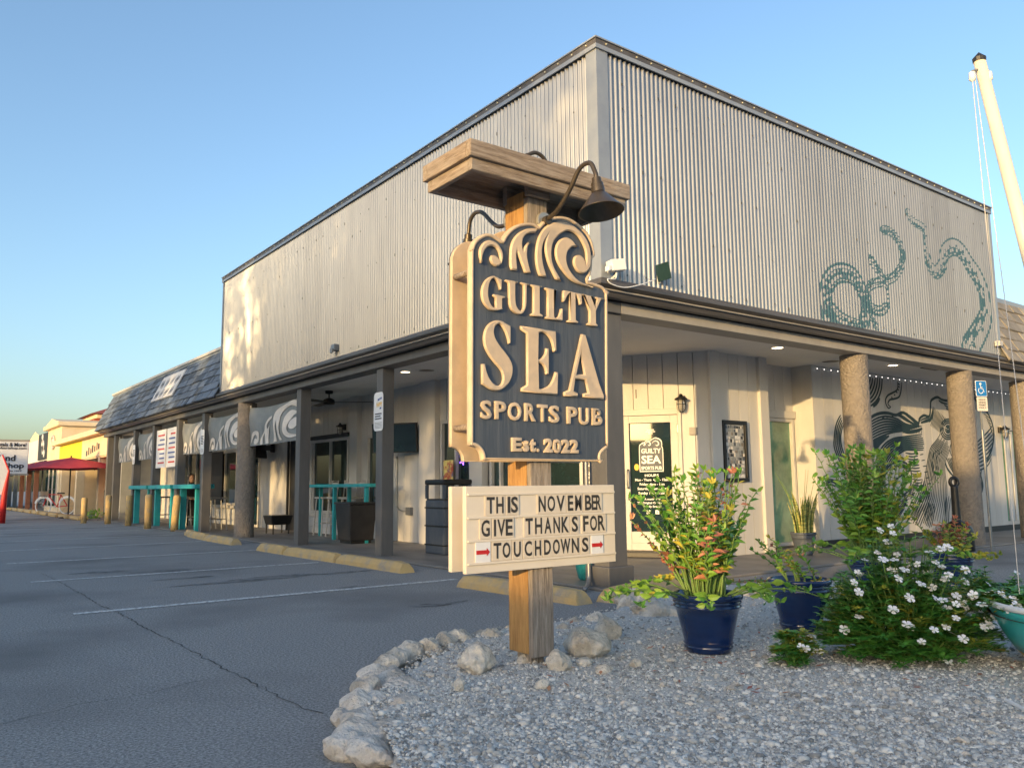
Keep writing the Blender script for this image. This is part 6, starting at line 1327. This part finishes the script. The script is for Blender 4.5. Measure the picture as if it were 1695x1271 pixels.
for k in range(5): MB().box(-.06,.06,-4+k*2-.05,-4+k*2+.05,0,1.85).build('fence_post', M['fence_green'], fb)
pk = thing('pumpkin_pile', 'orange pumpkins at the foot of the green fence', 'pumpkins', (-1.2,47,0))
for k in range(5): MB().lathe([(0,.0),(.16,.02),(.22,.14),(.16,.27),(.03,.29),(0,.28)], 14, (-1.2-.1*(k % 2),46+k*.5,0)).build('pumpkin', M['orange'], pk, smooth=True)
# island art shop pylon sign at the left edge
isg = thing('pylon_sign', 'white art shop sign with black lettering on a wooden post at the left edge', 'sign', (-2.7,26,0)); yq_ = 26.0
def iw(px_, py_): return pl(px_, py_, 1, yq_)
r_, l_ = iw(47,757).x, iw(-75,757).x; zt_, zb_ = iw(24,730).z, iw(24,784).z
MB().box(l_,r_,yq_,yq_+.14,zb_,zt_).build('cabinet', M['white_sign'], isg, bevel=.02)
for q in ((l_-.03,r_+.03,zt_,zt_+.05),(l_-.03,r_+.03,zb_-.05,zb_)): MB().box(q[0],q[1],yq_-.02,yq_+.16,q[2],q[3]).build('frame_rail', M['beam'], isg)
def it(t_, px0, px1, py0, py1, m='ink'):
    a, b = iw(px0,py1), iw(px1,py0); zb2, zt2 = iw(24,py1).z, iw(24,py0).z; me = fit(text_mesh(t_, 0, .03), b.x-a.x, zt2-zb2, 0, 0); me.transform(frame4((a.x,yq_-.012,zb2), (1,0,0), (0,-1,0))); mk('lettering', me, M[m], isg)
it('Rentals & More!', -12, 44, 732.5, 739); it('islandsartshop.com', -14, 44, 739.5, 744.5); it('Island', -14, 26, 753, 763); it('Art Shop', -26, 40, 766, 777); it('Since 1977', 8, 36, 778, 780.5)
MB().box(iw(3,820).x,iw(12,820).x,yq_+.02,yq_+.12,0,zb_-.05).build('post', M['brick'], isg)
fp_ = thing('feather_flag', 'red and white advertising flag pole cut by the left picture edge', 'flag', (-2.9,22.5,0)); qv = pl(3,866,2,0)
MB().tube([(qv.x,qv.y,0),(qv.x+.02,qv.y,.9),(qv.x+.1,qv.y,1.6),(qv.x-.1,qv.y,2.1)], [.09,.08,.03,.02], 8).build('pole', M['red'], fp_, smooth=True); MB().add([(qv.x-.02,qv.y-.01,.85),(qv.x+.10,qv.y,1.6),(qv.x-.1,qv.y,2.1),(qv.x-.28,qv.y,1.9),(qv.x-.28,qv.y,.95)], [(0,1,2,3,4)]).build('flag_cloth', M['white_sign'], fp_)
pb = thing('planter_shrub', 'small green plant at the kerb beside the leftmost bollard', 'plant', (-.2,23.8,0)); mb = MB(); rnd = random.Random(6)
for k in range(90): p = Vector((-.15+rnd.gauss(0,.12),23.9+rnd.gauss(0,.2),.05+.25*rnd.random())); leaf(mb, p, Vector((rnd.gauss(0,1),rnd.gauss(0,1),.6)), Vector((0,0,1)), .14, .06)
mb.build('foliage', M['leaf'], pb); 
# ================================================================== ACROSS THE LOT: what shades the scene (behind the camera)
nb_ = thing('shade_building', 'unseen building added across the car park behind the camera to shade the scene', 'building', (-31,-10,0))  # unseen blocks, added and sized for the shade they cast on lot and shops
MB().box(-34,-27,-12.6,26,0,3.1).build('wall', M['brick'], nb_); MB().box(-34.3,-26.7,-12.8,26.2,3.1,3.32).build('roof', M['shop_grey'], nb_)
MB().box(-29.6,-28,-26,-14.0,0,5.2).build('wall', M['shop_white'], nb_); MB().box(-29.8,-27.8,-26.2,-13.8,5.2,5.4).build('roof', M['brick'], nb_)
MB().box(-44,-36.4,12,60,0,5.9).build('wall', M['shop_cream'], nb_); MB().box(-44.2,-36.2,11.8,60.2,5.9,6.15).build('roof', M['shop_grey'], nb_)
MB().box(-29,-27,-14.6,-12.61,0,3.2).build('wall', M['brick'], nb_); MB().box(-29.2,-26.9,-14.7,-12.82,3.2,3.38).build('roof', M['shop_grey'], nb_)
for k in range(8): MB().box(-26.99,-26.9,-11+k*4.4,-8.5+k*4.4,.5,2.2).build('window', M['glass'], nb_)
def tree(x, y, H_, Rx, Rz, nleaf, label, seed, zc=None, cs=1.0, nc=70):
    rnd = random.Random(seed); g = thing('shade_tree', label, 'tree', (x,y,0), 'trees across the car park'); zc = zc or H_-Rz
    tr = MB(); tr.tube([(x,y,0),(x+.1,y,zc*.5),(x+.05,y-.1,zc)], [.28,.22,.14], 10)
    tips = []
    for k in range(12):
        a = rnd.uniform(0,6.28); e = Vector((x+Rx*.75*math.cos(a)*rnd.uniform(.4,1), y+Rx*.75*math.sin(a)*rnd.uniform(.4,1), zc+Rz*rnd.uniform(-.4,.7))); tr.tube([(x,y,zc*rnd.uniform(.55,.95)), Vector((x,y,zc)).lerp(e,.5)+Vector((0,0,.2)), e], [.10,.06,.02], 6); tips.append(e)
    tr.build('trunk', M['bark'], g, smooth=True); cr_ = MB(); cl = [Vector((x+Rx*rnd.uniform(-1,1),y+Rx*rnd.uniform(-1,1),zc+Rz*rnd.uniform(-1,1))) for _ in range(nc)]
    cl = [c for c in cl if ((c.x-x)/Rx)**2+((c.y-y)/Rx)**2+((c.z-zc)/Rz)**2 < 1]
    for k in range(nleaf):
        c = rnd.choice(cl); p = c+Vector((rnd.gauss(0,.5*cs),rnd.gauss(0,.5*cs),rnd.gauss(0,.42*cs))); leaf(cr_, p, Vector((rnd.gauss(0,1),rnd.gauss(0,1),rnd.gauss(0,.6)-.2)), Vector((0,0,1)), rnd.uniform(.2,.34), .13)
    cr_.build('crown', M['tree_leaf'], g)['kind'] = 'stuff'
TREES = ((-24.5,-6.5,9.9,2.0,2.2,16000),(-24.2,-3.6,9.9,2.7,2.6,19000),(-25,-.2,9.4,2.6,3.2,5200),(-24,3.9,9.3,2.8,3.4,6500),(-26,8.6,9.2,3.0,3.4,9000),(-24.3,-5.2,5.7,.85,1.4,2600),(-24.6,-1.1,6.0,1.7,1.6,6000))
for k, (x, y, H_, Rx, Rz, nl) in enumerate(TREES): tree(x, y, H_, Rx, Rz, nl, ('broad leafy shade tree across the car park, %s in the row' % ('first','second','third','fourth','fifth','sixth','seventh')[k]), 40+k, None, .62 if k in (2,3) else 1.0, 46 if k in (2,3) else 70)
